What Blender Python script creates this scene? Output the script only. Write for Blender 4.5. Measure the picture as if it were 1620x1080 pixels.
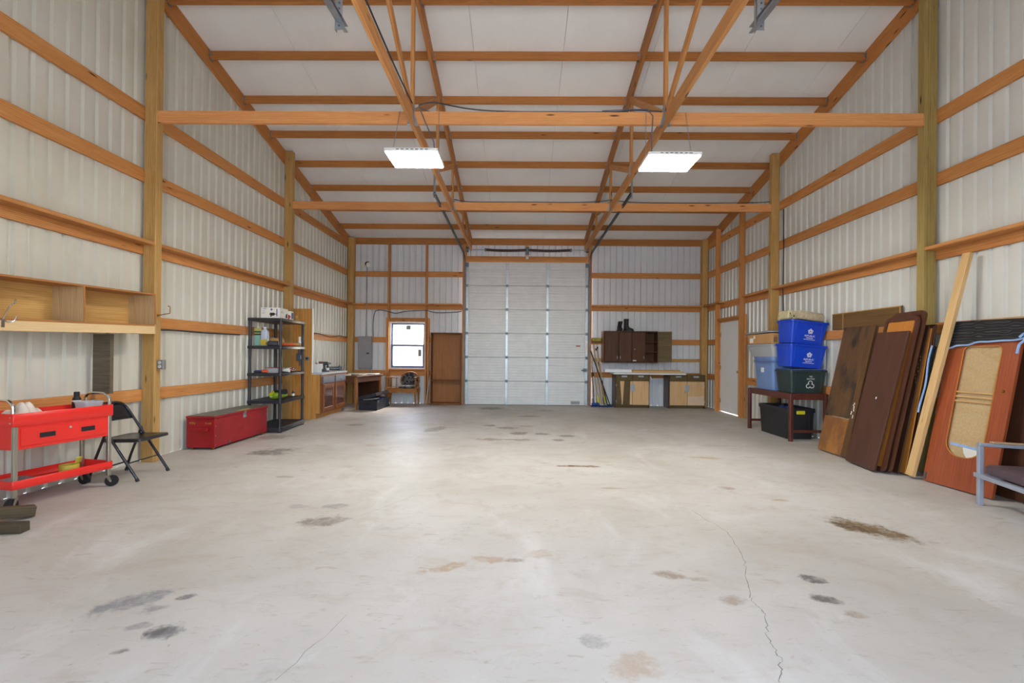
import bpy, bmesh, math, random
from math import radians, sin, cos, pi, atan2, sqrt
from mathutils import Vector, Matrix

for o in list(bpy.data.objects):
    bpy.data.objects.remove(o, do_unlink=True)
random.seed(7)
S = bpy.context.scene
COL = S.collection

# ---------------------------------------------------------------- camera
F_PX, YAW, PITCH, ROLL, CAM_H = 724.49, -0.0113, 0.0028, 0.0096, 1.262
fw = Vector((sin(YAW)*cos(PITCH), cos(YAW)*cos(PITCH), sin(PITCH)))
r0 = Vector((cos(YAW), -sin(YAW), 0)); u0 = r0.cross(fw)
rt = r0*cos(ROLL) + u0*sin(ROLL); up = u0*cos(ROLL) - r0*sin(ROLL)
cam_d = bpy.data.cameras.new('camera')
cam_d.sensor_fit = 'HORIZONTAL'; cam_d.sensor_width = 36.0
cam_d.lens = F_PX*36.0/1620.0
cam_d.shift_x = (810-813.56)/1620.0; cam_d.shift_y = (557.64-540)/1620.0
cam_d.clip_start = 0.05
cam = bpy.data.objects.new('camera', cam_d)
cam.matrix_world = Matrix((( rt.x, up.x, -fw.x, 0), (rt.y, up.y, -fw.y, 0), (rt.z, up.z, -fw.z, CAM_H), (0, 0, 0, 1)))
COL.objects.link(cam); S.camera = cam

# ---------------------------------------------------------------- sky, light, exposure
W = bpy.data.worlds.new('world'); S.world = W; W.use_nodes = True
wn = W.node_tree; wn.nodes.clear()
sky = wn.nodes.new('ShaderNodeTexSky'); sky.sky_type = 'NISHITA'; sky.sun_disc = False
sky.sun_elevation = radians(48); sky.sun_rotation = radians(20); sky.air_density = 1.0; sky.dust_density = 2.5
smix = wn.nodes.new('ShaderNodeMix'); smix.data_type = 'RGBA'; smix.inputs[0].default_value = 0.55
smix.inputs[7].default_value = (1.0, 1.0, 1.0, 1)
bg = wn.nodes.new('ShaderNodeBackground'); bg.inputs[1].default_value = 4.2
smul = wn.nodes.new('ShaderNodeVectorMath'); smul.operation = 'SCALE'; smul.inputs[3].default_value = 1.0
wo = wn.nodes.new('ShaderNodeOutputWorld')
wn.links.new(sky.outputs[0], smul.inputs[0]); wn.links.new(smul.outputs[0], smix.inputs[6])
wn.links.new(smix.outputs[2], bg.inputs[0]); wn.links.new(bg.outputs[0], wo.inputs[0])
LAMP_WATT = 98.0            # radiance of the two hanging shop lights
S.view_settings.view_transform = 'Standard'; S.view_settings.look = 'None'
S.view_settings.gamma = 1.0; S.view_settings.use_curve_mapping = False
S.view_settings.exposure = 0.10
sun_d = bpy.data.lights.new('sun', 'SUN'); sun_d.energy = 18.0; sun_d.angle = radians(.6); sun_d.color = (1.0, .97, .93)
sun_o = bpy.data.objects.new('sun', sun_d); COL.objects.link(sun_o)
sun_o.rotation_euler = Vector((-.72, .06, -.69)).to_track_quat('-Z', 'Y').to_euler()
# portal over the open front doorway: helps the sky light find the opening
pl = bpy.data.lights.new('doorway_portal', 'AREA'); pl.shape = 'RECTANGLE'; pl.size = 3.05; pl.size_y = 3.55
pl.cycles.is_portal = True
po = bpy.data.objects.new('doorway_portal', pl); COL.objects.link(po)
po.location = (0.17, -1.2, 1.775); po.rotation_euler = (radians(90), 0, 0)

# ---------------------------------------------------------------- materials
def lin(c):
    return c/12.92 if c <= .04045 else ((c+.055)/1.055)**2.4
def rgb(r, g, b):
    return (lin(r/255), lin(g/255), lin(b/255), 1)
class NT:
    def __init__(s, name):
        s.m = bpy.data.materials.new(name); s.m.use_nodes = True
        s.t = s.m.node_tree; s.b = s.t.nodes['Principled BSDF']
    def n(s, typ, **kw):
        nd = s.t.nodes.new('ShaderNode'+typ)
        for k, v in kw.items():
            if k.startswith('i'): nd.inputs[int(k[1:])].default_value = v
            else: setattr(nd, k, v)
        return nd
    def l(s, a, b): s.t.links.new(a, b)
    def mix(s, fac, a, b, blend='MIX'):
        nd = s.n('Mix', data_type='RGBA', blend_type=blend)
        for k, v in ((0, fac), (6, a), (7, b)):
            if hasattr(v, 'links'): s.l(v, nd.inputs[k])
            else: nd.inputs[k].default_value = v
        return nd.outputs[2]
    def ramp(s, fac, stops):
        nd = s.n('ValToRGB'); e = nd.color_ramp.elements
        while len(e) < len(stops): e.new(.5)
        for q, (p, c) in zip(e, stops):
            q.position = p; q.color = c if len(c) == 4 else (*c, 1)
        s.l(fac, nd.inputs[0]); return nd.outputs[0]
    def math(s, op, a, b=None, clamp=False):
        nd = s.n('Math', operation=op, use_clamp=clamp)
        for k, v in ((0, a), (1, b)):
            if v is None: continue
            if hasattr(v, 'links'): s.l(v, nd.inputs[k])
            else: nd.inputs[k].default_value = v
        return nd.outputs[0]
    def noise(s, vec, scale, detail=4, rough=.55, dist=0):
        nd = s.n('TexNoise'); nd.inputs['Scale'].default_value = scale; nd.inputs['Detail'].default_value = detail
        nd.inputs['Roughness'].default_value = rough; nd.inputs['Distortion'].default_value = dist
        if vec is not None: s.l(vec, nd.inputs['Vector'])
        return nd.outputs['Fac']
    def coord(s, scale=(1, 1, 1), offset=True):
        tc = s.n('TexCoord'); mp = s.n('Mapping')
        mp.inputs['Scale'].default_value = scale
        if offset:
            oi = s.n('ObjectInfo'); cv = s.n('CombineXYZ')
            r = s.math('MULTIPLY', oi.outputs['Random'], 37.0)
            s.l(r, cv.inputs[0]); s.l(r, cv.inputs[1]); s.l(r, cv.inputs[2])
            s.l(cv.outputs[0], mp.inputs['Location'])
        s.l(tc.outputs['Object'], mp.inputs['Vector']); return mp.outputs[0]
    def bump(s, h, strength, dist=.01):
        nd = s.n('Bump'); nd.inputs['Strength'].default_value = strength; nd.inputs['Distance'].default_value = dist
        s.l(h, nd.inputs['Height']); s.l(nd.outputs[0], s.b.inputs['Normal'])
    def fin(s, col=None, rough=.5, metal=0, spec=None):
        if col is not None:
            if hasattr(col, 'links'): s.l(col, s.b.inputs['Base Color'])
            else: s.b.inputs['Base Color'].default_value = col
        if hasattr(rough, 'links'): s.l(rough, s.b.inputs['Roughness'])
        else: s.b.inputs['Roughness'].default_value = rough
        s.b.inputs['Metallic'].default_value = metal
        if spec is not None: s.b.inputs['Specular IOR Level'].default_value = spec
        return s.m
def wood(name, dark, mid, light, axis='X', knots=True, rough=.6, scale=1.0, vary=.25, spec=.3):
    """grain runs along the local axis"""
    k = NT(name); a = 1.1*scale; c = 16*scale
    sc = {'X': (a, c, c), 'Y': (c, a, c), 'Z': (c, c, a)}[axis]
    v = k.coord(sc)
    g = k.noise(v, 1.0, 5, .6, 1.6)
    fsc = {'X': (6, 160, 160), 'Y': (160, 6, 160), 'Z': (160, 160, 6)}[axis]
    fine = k.noise(k.coord(tuple(q*scale for q in fsc)), 1.0, 2, .5)
    col = k.ramp(g, [(.28, dark), (.45, mid), (.55, mid), (.72, light)])
    rings = k.n('TexWave'); rings.wave_type = 'RINGS'; rings.rings_direction = axis; rings.inputs['Scale'].default_value = 1.0; rings.inputs['Distortion'].default_value = 5.0; rings.inputs['Detail'].default_value = 2.0; rings.inputs['Detail Scale'].default_value = .8
    rs = {'X': (.35, 26, 26), 'Y': (26, .35, 26), 'Z': (26, 26, .35)}[axis]
    k.l(k.coord(tuple(q*scale for q in rs)), rings.inputs['Vector'])
    col = k.mix(.28 if knots else .15, col, k.ramp(rings.outputs['Fac'], [(.15, dark), (.5, mid), (.8, light)]))
    col = k.mix(.25, col, k.ramp(fine, [(.3, dark), (.7, light)]))
    if knots:
        ksc = {'X': (2.2, 11, 11), 'Y': (11, 2.2, 11), 'Z': (11, 11, 2.2)}[axis]
        vo = k.n('TexVoronoi'); vo.inputs['Scale'].default_value = 1.0
        k.l(k.coord(ksc), vo.inputs['Vector'])
        kn = k.ramp(vo.outputs['Distance'], [(.07, (1, 1, 1)), (.15, (0, 0, 0))])
        gate = k.ramp(vo.outputs['Color'], [(.52, (0, 0, 0)), (.54, (1, 1, 1))])
        kf = k.mix(1.0, kn, gate, 'MULTIPLY')
        col = k.mix(kf, col, tuple(x*.22 for x in dark[:3])+(1,))
    oi = k.n('ObjectInfo')
    hv = k.n('HueSaturation'); k.l(col, hv.inputs['Color'])
    k.l(k.math('ADD', k.math('MULTIPLY', oi.outputs['Random'], vary), 1-vary/2), hv.inputs['Value'])
    k.bump(g, .12, .004)
    return k.fin(hv.outputs[0], rough, spec=spec)
def paint(name, c, rough=.45, metal=0, var=.06, scale=6, bump=0, spec=None, dirt=None):
    k = NT(name); v = k.coord()
    n = k.noise(v, scale, 4)
    lo = tuple(max(0, x*(1-var)) for x in c[:3])+(1,); hi = tuple(min(1, x*(1+var)) for x in c[:3])+(1,)
    col = k.ramp(n, [(.3, lo), (.7, hi)])
    if dirt:
        col = k.mix(k.ramp(k.noise(v, 3.5, 6, .65), [(.55, (0, 0, 0)), (.72, (.75, .75, .75))]), col, dirt)
    if bump: k.bump(k.noise(v, scale*20, 3), bump, .002)
    return k.fin(col, rough, metal, spec)
M = {}
pine = (rgb(164, 98, 46), rgb(204, 138, 76), rgb(222, 164, 104))
M['pine'] = wood('pine_framing', *pine)
M['pine_beam'] = wood('pine_beam', rgb(180, 108, 56), rgb(214, 148, 88), rgb(230, 172, 114))
M['pine_shaded'] = wood('pine_purlin', rgb(146, 86, 38), rgb(184, 120, 62), rgb(206, 144, 84))  # same pine as the girts, with roof shade put in as a browner tone
M['pine_truss'] = wood('pine_truss', rgb(160, 96, 42), rgb(204, 142, 80), rgb(226, 172, 112))
M['post'] = wood('treated_post', rgb(146, 106, 52), rgb(192, 150, 88), rgb(210, 174, 114), scale=.9)
M['post_green'] = wood('treated_post_green', rgb(120, 100, 52), rgb(172, 146, 84), rgb(196, 172, 110), scale=.9)
M['stud'] = wood('new_stud', rgb(188, 140, 84), rgb(220, 180, 122), rgb(234, 202, 150))
M['oak_x'] = wood('oak_veneer', rgb(176, 130, 66), rgb(212, 168, 100), rgb(226, 188, 124), 'Y', False, .45, .8, .05)
M['oak_z'] = wood('oak_veneer_upright', rgb(160, 128, 84), rgb(196, 166, 122), rgb(212, 186, 146), 'Z', False, .45, .8, .05)
M['oak_edge'] = wood('oak_edge', rgb(140, 88, 44), rgb(176, 118, 66), rgb(196, 140, 84), 'Y', False, .5, 1, .05)
M['oak_light'] = wood('oak_light', rgb(206, 170, 118), rgb(226, 194, 144), rgb(236, 208, 162), 'Y', False, .5, 1, .05)
M['grey_wood'] = wood('weathered_wood', rgb(66, 58, 46), rgb(98, 88, 72), rgb(126, 114, 94), 'Z', False, .8)
M['block_wood'] = wood('old_timber', rgb(52, 46, 34), rgb(84, 76, 58), rgb(112, 92, 66), 'X', False, .8)
M['plywood'] = wood('plywood', rgb(176, 116, 48), rgb(208, 152, 82), rgb(222, 172, 104), 'Z', True, .5, .6, .05)
M['birch'] = wood('bare_plywood', rgb(196, 150, 98), rgb(222, 182, 132), rgb(232, 200, 156), 'Z', True, .55, .5, .1)
M['cab_wood'] = wood('stained_cabinet', rgb(104, 58, 30), rgb(142, 84, 46), rgb(164, 104, 62), 'Z', False, .35, 1, .08, .5)
M['cab_panel'] = wood('stained_panel', rgb(62, 36, 30), rgb(92, 58, 50), rgb(118, 80, 70), 'Z', False, .28, 1, .08, .6)
M['dark_brown'] = wood('dark_brown_paint', rgb(58, 34, 20), rgb(84, 52, 32), rgb(104, 70, 44), 'Z', False, .5, .8, .15)
M['olive_brown'] = wood('olive_brown_paint', rgb(78, 62, 36), rgb(102, 84, 52), rgb(120, 100, 66), 'X', False, .55, .6, .1)
M['mahogany'] = wood('mahogany', rgb(52, 28, 18), rgb(80, 46, 31), rgb(106, 64, 44), 'Y', False, .38, .7, .15, .5)
M['mahogany_dk'] = wood('mahogany_dark', rgb(48, 26, 18), rgb(72, 42, 28), rgb(92, 56, 36), 'Z', False, .4, .7, .1, .5)
M['mahogany_dk_long'] = wood('mahogany_dark_long', rgb(48, 26, 18), rgb(72, 42, 28), rgb(92, 56, 36), 'Y', False, .4, .7, .1, .5)
M['mahogany_red'] = wood('mahogany_red', rgb(116, 50, 24), rgb(152, 72, 38), rgb(174, 94, 54), 'Y', False, .38, .6, .08, .5)
M['worn_door'] = wood('worn_door', rgb(50, 40, 28), rgb(92, 66, 40), rgb(130, 90, 50), 'Y', False, .5, .5, .05)
M['honey'] = wood('honey_wood', rgb(150, 88, 30), rgb(194, 124, 52), rgb(216, 150, 76), 'Y', False, .45, .7, .1)
M['table_red'] = wood('cherry_stain', rgb(62, 26, 20), rgb(90, 42, 34), rgb(112, 58, 48), 'Z', False, .35, .8, .05, .5)
M['bookcase'] = wood('bookcase_wood', rgb(132, 82, 40), rgb(160, 104, 58), rgb(176, 122, 74), 'Z', False, .5, .7, .05)
M['bookcase_dk'] = wood('bookcase_frame', rgb(94, 54, 26), rgb(126, 76, 40), rgb(146, 94, 54), 'Z', False, .45, .7, .05)
M['chair_wood'] = wood('turned_wood', rgb(116, 70, 28), rgb(156, 102, 48), rgb(178, 124, 68), 'Z', False, .4, 1, .05)
M['desk_wood'] = wood('desk_wood', rgb(74, 46, 30), rgb(104, 68, 48), rgb(126, 88, 66), 'X', False, .4, 1, .05)
M['panel_brown'] = wood('brown_hardboard', rgb(94, 68, 34), rgb(118, 88, 50), rgb(132, 102, 62), 'X', False, .55, .4, .05)
M['handle_wood'] = wood('tool_handle', rgb(160, 116, 60), rgb(190, 148, 88), rgb(206, 168, 112), 'Z', False, .5, 1, .2)

M['galv'] = paint('galvanised', rgb(168, 174, 180), .38, .85, .12, 14)
M['steel_dk'] = paint('steel_grey', rgb(108, 116, 122), .4, .7, .1)
M['chrome'] = paint('chrome', rgb(214, 214, 210), .16, 1.0, .05)
M['cart_leg'] = paint('plated_leg', rgb(176, 172, 160), .32, .9, .1)
M['brass'] = paint('brass', rgb(170, 128, 60), .3, .9)
M['red'] = paint('red_enamel', rgb(236, 48, 40), .3, 0, .03)
M['chest_red'] = paint('worn_red_paint', rgb(158, 22, 30), .38, 0, .18, 3, dirt=rgb(92, 18, 26))
M['chest_top'] = paint('worn_lid_top', rgb(112, 112, 100), .5, 0, .25, 8, dirt=rgb(74, 92, 82))
M['rubber'] = paint('black_rubber', rgb(28, 28, 30), .6)
M['black_metal'] = paint('black_enamel', rgb(26, 27, 33), .25, 0, .1, spec=.7)
M['black_plastic'] = paint('black_plastic', rgb(38, 37, 46), .35, 0, .08, spec=.6)
M['bin_black'] = paint('black_tote', rgb(34, 34, 38), .4, 0, .08, spec=.5)
M['trunk'] = paint('trunk_black', rgb(42, 44, 54), .45, 0, .15)
M['white_paint'] = paint('white_door_paint', rgb(244, 245, 246), .4, 0, .02)
M['white_plastic'] = paint('white_plastic', rgb(230, 232, 232), .35, 0, .03)
M['white_paper'] = paint('white_paper', rgb(232, 230, 222), .7, 0, .03)
M['card'] = paint('cardboard', rgb(196, 150, 98), .8, 0, .06)
M['kraft'] = paint('kraft_paper', rgb(196, 154, 100), .7, 0, .08)
M['blue'] = paint('blue_bin_plastic', rgb(18, 66, 196), .3, 0, .05, spec=.5)
M['green_bin'] = paint('dark_green_bin', rgb(44, 58, 58), .35, 0, .08, spec=.5)
M['blue_grey'] = paint('blue_grey_tote', rgb(112, 140, 190), .35, 0, .05)
M['grey_lid'] = paint('grey_lid', rgb(150, 152, 156), .4, 0, .06)
M['panel_grey'] = paint('breaker_box_grey', rgb(150, 150, 156), .45, .1, .04)
M['outlet_grey'] = paint('outlet_grey', rgb(150, 150, 148), .4, .5, .05)
M['steel_blue'] = paint('blue_grey_switch', rgb(96, 116, 136), .45, .2)
M['cable'] = paint('dark_cable', rgb(46, 48, 58), .5)
M['cable_grey'] = paint('grey_cable', rgb(86, 92, 112), .5)
M['yellow'] = paint('yellow_plastic', rgb(224, 210, 40), .4)
M['tape_yellow'] = paint('yellow_tape', rgb(196, 176, 66), .5)
M['olive_yellow'] = paint('faded_yellow_bristle', rgb(168, 156, 60), .8, 0, .3, 30)
M['lime'] = paint('lime_plastic', rgb(152, 186, 52), .45, 0, .1)
M['orange'] = paint('orange_plastic', rgb(232, 96, 52), .4)
M['tan'] = paint('tan_plastic', rgb(196, 160, 96), .6)
M['rag'] = paint('cotton_rag', rgb(226, 216, 202), .9, 0, .08, 12)
M['cushion_plum'] = paint('plum_cushion', rgb(84, 68, 74), .6, 0, .06)
M['chair_alu'] = paint('silver_frame', rgb(176, 184, 200), .35, .5, .04)
M['arm_tan'] = paint('worn_tan_armrest', rgb(172, 142, 108), .7, 0, .25, 20)
M['blue_cloth'] = paint('blue_cloth', rgb(52, 84, 160), .85, 0, .25, 12)
M['blue_hem'] = paint('light_blue_binding', rgb(150, 182, 226), .8, 0, .1, 20)
M['burlap'] = paint('burlap', rgb(196, 168, 122), .95, 0, .12, 60, .3)
M['silver_label'] = paint('silver_plate', rgb(176, 182, 190), .4, .3)
M['steel_tube'] = paint('white_tube', rgb(210, 214, 220), .3, .2)
M['bulb_glass'] = paint('lamp_lens', rgb(226, 222, 206), .15, 0, .08)
M['spring'] = paint('oiled_spring', rgb(66, 44, 36), .45, .4, .1)
M['ink'] = paint('black_print', rgb(40, 38, 36), .6)
M['ink_blue'] = paint('blue_print', rgb(70, 98, 170), .6)
M['ink_red'] = paint('red_print', rgb(196, 62, 50), .6)
M['ink_orange'] = paint('orange_print', rgb(190, 92, 60), .6)
M['gold_print'] = paint('worn_gold_print', rgb(196, 150, 60), .6)
M['white_print'] = paint('white_print', rgb(236, 238, 240), .5)
M['beige_mold'] = paint('beige_foam', rgb(196, 184, 146), .8, 0, .2, 28, .3)
M['beige_roll'] = paint('speckled_roll', rgb(186, 172, 144), .85, 0, .2, 40, .3)

def mk_sheet(name, c, dirt):
    k = NT(name); tc = k.n('TexCoord')
    v = tc.outputs['Object']
    big = k.noise(v, .9, 3); n = k.noise(v, 7, 4)
    col = k.ramp(n, [(.3, tuple(x*.96 for x in c[:3])), (.7, c)])
    col = k.mix(k.ramp(big, [(.52, (0, 0, 0)), (.75, (.35, .35, .35))]), col, dirt)
    k.bump(k.noise(v, 2.2, 2), .05, .01)
    return k.fin(col, .27, 0, .6)
M['sheet_left'] = mk_sheet('wall_sheet_left', rgb(216, 213, 200), rgb(196, 186, 162))
M['sheet_right'] = mk_sheet('wall_sheet_right', rgb(218, 218, 211), rgb(200, 196, 182))
M['sheet_back'] = mk_sheet('wall_sheet_back', rgb(226, 229, 234), rgb(208, 211, 216))
def mk_door_steel():
    k = NT('overhead_door_steel'); v = k.n('TexCoord').outputs['Object']
    col = k.ramp(k.noise(v, 5, 4), [(.3, rgb(224, 226, 226)), (.7, rgb(234, 235, 235))])
    return k.fin(col, .36, 0, .5)
M['door_steel'] = mk_door_steel()
def mk_insul():
    k = NT('white_insulation_facing'); v = k.coord((1, 1, 1))
    w = k.noise(k.coord((2.5, .7, 1)), 1.4, 3, .5, .5)
    k.bump(w, .25, .05)
    return k.fin(k.ramp(k.noise(v, 2, 3), [(.3, rgb(242, 241, 239)), (.7, rgb(248, 247, 245))]), .55)
M['insul'] = mk_insul()
def mk_emit(name, c, s):
    k = NT(name); k.b.inputs['Base Color'].default_value = c
    k.b.inputs['Emission Color'].default_value = c; k.b.inputs['Emission Strength'].default_value = s
    return k.m
M['led'] = mk_emit('lit_diffuser', (1.0, .96, .885, 1), LAMP_WATT)
def mk_glass(name, tint=(1, 1, 1, 1), alpha=.08):
    k = NT(name); tr = k.n('BsdfTransparent'); tr.inputs[0].default_value = tint
    gl = k.n('BsdfGlossy'); gl.inputs['Roughness'].default_value = .03
    lw = k.n('LayerWeight'); fac = k.math('ADD', k.math('MULTIPLY', k.math('POWER', lw.outputs['Facing'], 5.0), .6), .04)
    mx = k.n('MixShader'); k.l(fac, mx.inputs[0]); k.l(tr.outputs[0], mx.inputs[1]); k.l(gl.outputs[0], mx.inputs[2])
    k.l(mx.outputs[0], k.t.nodes['Material Output'].inputs[0]); return k.m
M['glass'] = mk_glass('window_glass')
def mk_clear(name, c, a):
    k = NT(name); tr = k.n('BsdfTransparent'); mx = k.n('MixShader'); mx.inputs[0].default_value = a
    k.fin(c, .25, 0, .5)
    k.l(tr.outputs[0], mx.inputs[1]); k.l(k.b.outputs[0], mx.inputs[2])
    k.l(mx.outputs[0], k.t.nodes['Material Output'].inputs[0]); return k.m
M['clear_plastic'] = mk_clear('clear_plastic', rgb(206, 208, 212), .62)
M['clear_jug'] = mk_clear('clear_jug', rgb(206, 220, 240), .7)
def mk_quilt():
    k = NT('quilted_blanket'); v = k.coord((1, 1, 1), False)
    sx = k.n('SeparateXYZ'); k.l(v, sx.inputs[0])
    tri = k.math('PINGPONG', k.math('MULTIPLY', sx.outputs[1], 1.0), .045)
    h = k.math('SINE', k.math('MULTIPLY', k.math('ADD', sx.outputs[2], k.math('MULTIPLY', tri, 1.0)), 260.0))
    col = k.ramp(h, [(.0, rgb(22, 22, 24)), (.86, rgb(38, 38, 40)), (1.0, rgb(84, 82, 78))])
    k.bump(h, .6, .006)
    return k.fin(col, .75)
M['quilt'] = mk_quilt()
def mk_tapestry():
    k = NT('dark_floral_upholstery'); v = k.coord((1, 1, 1), False)
    a = k.noise(v, 16, 3, .5, 1.5)
    col = k.ramp(a, [(.38, rgb(28, 28, 36)), (.5, rgb(46, 48, 60)), (.56, rgb(132, 120, 104)), (.64, rgb(70, 74, 92)), (.72, rgb(150, 140, 122))])
    return k.fin(col, .85)
M['tapestry'] = mk_tapestry()
def mk_burnt(name, c0, c1, dark):
    k = NT(name); v = k.coord((14, 1.2, 14)); w = k.coord((1.6, .8, 1))
    col = k.ramp(k.noise(v, 1, 4, .6, 1), [(.3, c0), (.7, c1)])
    col = k.mix(k.ramp(k.noise(w, 3.2, 5, .6), [(.46, (0, 0, 0)), (.62, (.85, .85, .85))]), col, dark)
    return k.fin(col, .42, 0, .5)
M['burnt_dark'] = mk_burnt('worn_dark_varnish', rgb(84, 58, 32), rgb(108, 76, 42), rgb(40, 34, 28))
M['burnt_light'] = mk_burnt('worn_light_varnish', rgb(150, 96, 40), rgb(180, 122, 58), rgb(120, 76, 36))

# ---------------------------------------------------------------- mesh helpers
def rrect(x0, x1, y0, y1, r, n=3):
    out = []
    for cx_, cy_, a0 in ((x1-r, y1-r, 0), (x0+r, y1-r, 90), (x0+r, y0+r, 180), (x1-r, y0+r, 270)):
        for i in range(n+1):
            a = radians(a0+90*i/n); out.append((cx_+r*cos(a), cy_+r*sin(a)))
    return out
class MB:
    def __init__(s): s.v = []; s.f = []; s.M = Matrix.Identity(4)
    def add(s, vs, fs):
        b = len(s.v); s.v += [tuple(s.M @ Vector(p)) for p in vs]; s.f += [tuple(b+i for i in f) for f in fs]
        return s
    def box(s, x0, x1, y0, y1, z0, z1):
        return s.add([(x0, y0, z0), (x1, y0, z0), (x1, y1, z0), (x0, y1, z0), (x0, y0, z1), (x1, y0, z1), (x1, y1, z1), (x0, y1, z1)],
                     [(3, 2, 1, 0), (4, 5, 6, 7), (0, 1, 5, 4), (1, 2, 6, 5), (2, 3, 7, 6), (3, 0, 4, 7)])
    def loops(s, lps, cap0=True, cap1=True, closed=False):
        n = len(lps[0]); vs = [p for l in lps for p in l]; fs = []
        m = len(lps)
        for i in range(m if closed else m-1):
            j = (i+1) % m
            for q in range(n):
                w = (q+1) % n; fs.append((i*n+q, i*n+w, j*n+w, j*n+q))
        if not closed:
            if cap0: fs.append(tuple(range(n-1, -1, -1)))
            if cap1: fs.append(tuple((m-1)*n+q for q in range(n)))
        return s.add(vs, fs)
    def cyl(s, p0, p1, r0, r1=None, n=12, cap=True):
        p0 = Vector(p0); p1 = Vector(p1); r1 = r0 if r1 is None else r1
        d = (p1-p0).normalized(); a = d.orthogonal().normalized(); b = d.cross(a)
        ring = lambda c, r: [tuple(c+a*(r*cos(2*pi*i/n))+b*(r*sin(2*pi*i/n))) for i in range(n)]
        return s.loops([ring(p0, r0), ring(p1, r1)], cap, cap)
    def tube(s, pts, r, n=8, closed=False):
        pts = [Vector(p) for p in pts]; rings = []; m = len(pts)
        t0 = (pts[1]-pts[0]).normalized(); a = t0.orthogonal().normalized()
        for i, p in enumerate(pts):
            if closed: t = (pts[(i+1) % m]-pts[i-1]).normalized()
            elif i == 0: t = t0
            elif i == m-1: t = (pts[-1]-pts[-2]).normalized()
            else: t = ((pts[i+1]-p).normalized()+(p-pts[i-1]).normalized()).normalized()
            a = (a-t*a.dot(t)).normalized(); b = t.cross(a)
            rr = r[i] if isinstance(r, (list, tuple)) else r
            rings.append([tuple(p+a*(rr*cos(2*pi*k/n))+b*(rr*sin(2*pi*k/n))) for k in range(n)])
        return s.loops(rings, True, True, closed)
    def lathe(s, prof, n=12, c=(0, 0, 0)):
        return s.loops([[(c[0]+r*cos(2*pi*k/n), c[1]+r*sin(2*pi*k/n), c[2]+z) for k in range(n)] for r, z in prof])
    def prism(s, poly, a0, a1, ax='Z'):
        f = {'Z': lambda p, h: (p[0], p[1], h), 'Y': lambda p, h: (p[0], h, p[1]), 'X': lambda p, h: (h, p[0], p[1])}[ax]
        return s.loops([[f(p, a0) for p in poly], [f(p, a1) for p in poly]])
    def grid(s, nx, ny, fn, thick=None):
        P = [[Vector(fn(i/(nx-1), j/(ny-1))) for j in range(ny)] for i in range(nx)]
        vs = [tuple(P[i][j]) for i in range(nx) for j in range(ny)]
        fs = [(i*ny+j, (i+1)*ny+j, (i+1)*ny+j+1, i*ny+j+1) for i in range(nx-1) for j in range(ny-1)]
        return s.add(vs, fs)
    def blob(s, c, r, seed=0, amp=.2, n=10, m=7, flat=None):
        rnd = random.Random(seed); ph = [rnd.uniform(0, 6.28) for _ in range(6)]
        lp = []
        for j in range(1, m):
            t = pi*j/m; l = []
            for i in range(n):
                a = 2*pi*i/n
                k = 1+amp*(sin(2*a+ph[0]+t)+.6*sin(3*a+ph[1]-2*t)+.5*sin(4*t+ph[2]))/2
                z = -cos(t)*r[2]*k
                if flat is not None: z = max(z, flat)
                l.append((c[0]+r[0]*k*sin(t)*cos(a), c[1]+r[1]*k*sin(t)*sin(a), c[2]+z))
            lp.append(l)
        return s.loops(lp)
    def tub(s, x0, x1, y0, y1, z0, z1, taper, wall=.004, lip=.012, rim=.03, r=.04, n=3):
        def lp(ins, z): return [(x, y, z) for x, y in rrect(x0+ins, x1-ins, y0+ins, y1-ins, max(r-ins*.3, .01), n)]
        zr = z1-rim
        return s.loops([lp(taper, z0), lp(taper*.02+lip, zr), lp(0, zr), lp(0, z1), lp(lip+wall, z1), lp(taper+wall+lip*.2, z0+wall)])
    def build(s, name, mat, parent=None, bev=0, smooth=True, label=None, solid=0, angle=35, seg=1):
        me = bpy.data.meshes.new(name); me.from_pydata(s.v, [], s.f)
        bm = bmesh.new(); bm.from_mesh(me)
        bmesh.ops.recalc_face_normals(bm, faces=bm.faces)
        if bev:
            ed = [e for e in bm.edges if len(e.link_faces) == 2 and e.calc_face_angle(0) > .6]
            bmesh.ops.bevel(bm, geom=ed, offset=bev, segments=seg, affect='EDGES', profile=.6, clamp_overlap=True)
        bm.to_mesh(me); bm.free()
        if smooth:
            me.shade_smooth(); me.set_sharp_from_angle(angle=radians(angle))
        me.materials.append(M[mat] if isinstance(mat, str) else mat)
        o = bpy.data.objects.new(name, me); COL.objects.link(o)
        if parent is not None: o.parent = parent
        if solid:
            md = o.modifiers.new('solid', 'SOLIDIFY'); md.thickness = solid; md.offset = 0
        if label: o['label'] = label
        return o
def tag(o, label, cat, group=None, kind=None):
    o['label'] = label; o['category'] = cat; o['kind'] = kind or 'thing'
    if group: o['group'] = group
    return o
def thing(name, label, cat, loc=(0, 0, 0), rz=0, group=None, rx=0, ry=0, kind=None):
    o = bpy.data.objects.new(name, None); COL.objects.link(o); o.empty_display_size = .1
    o.location = loc; o.rotation_euler = (rx, ry, rz)
    return tag(o, label, cat, group, kind)
def part_empty(name, parent, loc=(0, 0, 0)):
    o = bpy.data.objects.new(name, None); COL.objects.link(o); o.parent = parent; o.location = loc; return o
def frame(p0, p1, upv=(0, 0, 1)):
    p0 = Vector(p0); p1 = Vector(p1); x = (p1-p0).normalized(); z = Vector(upv); z = (z-x*z.dot(x)).normalized(); y = z.cross(x)
    return Matrix(((x.x, y.x, z.x, p0.x), (x.y, y.y, z.y, p0.y), (x.z, y.z, z.z, p0.z), (0, 0, 0, 1))), (p1-p0).length
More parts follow.
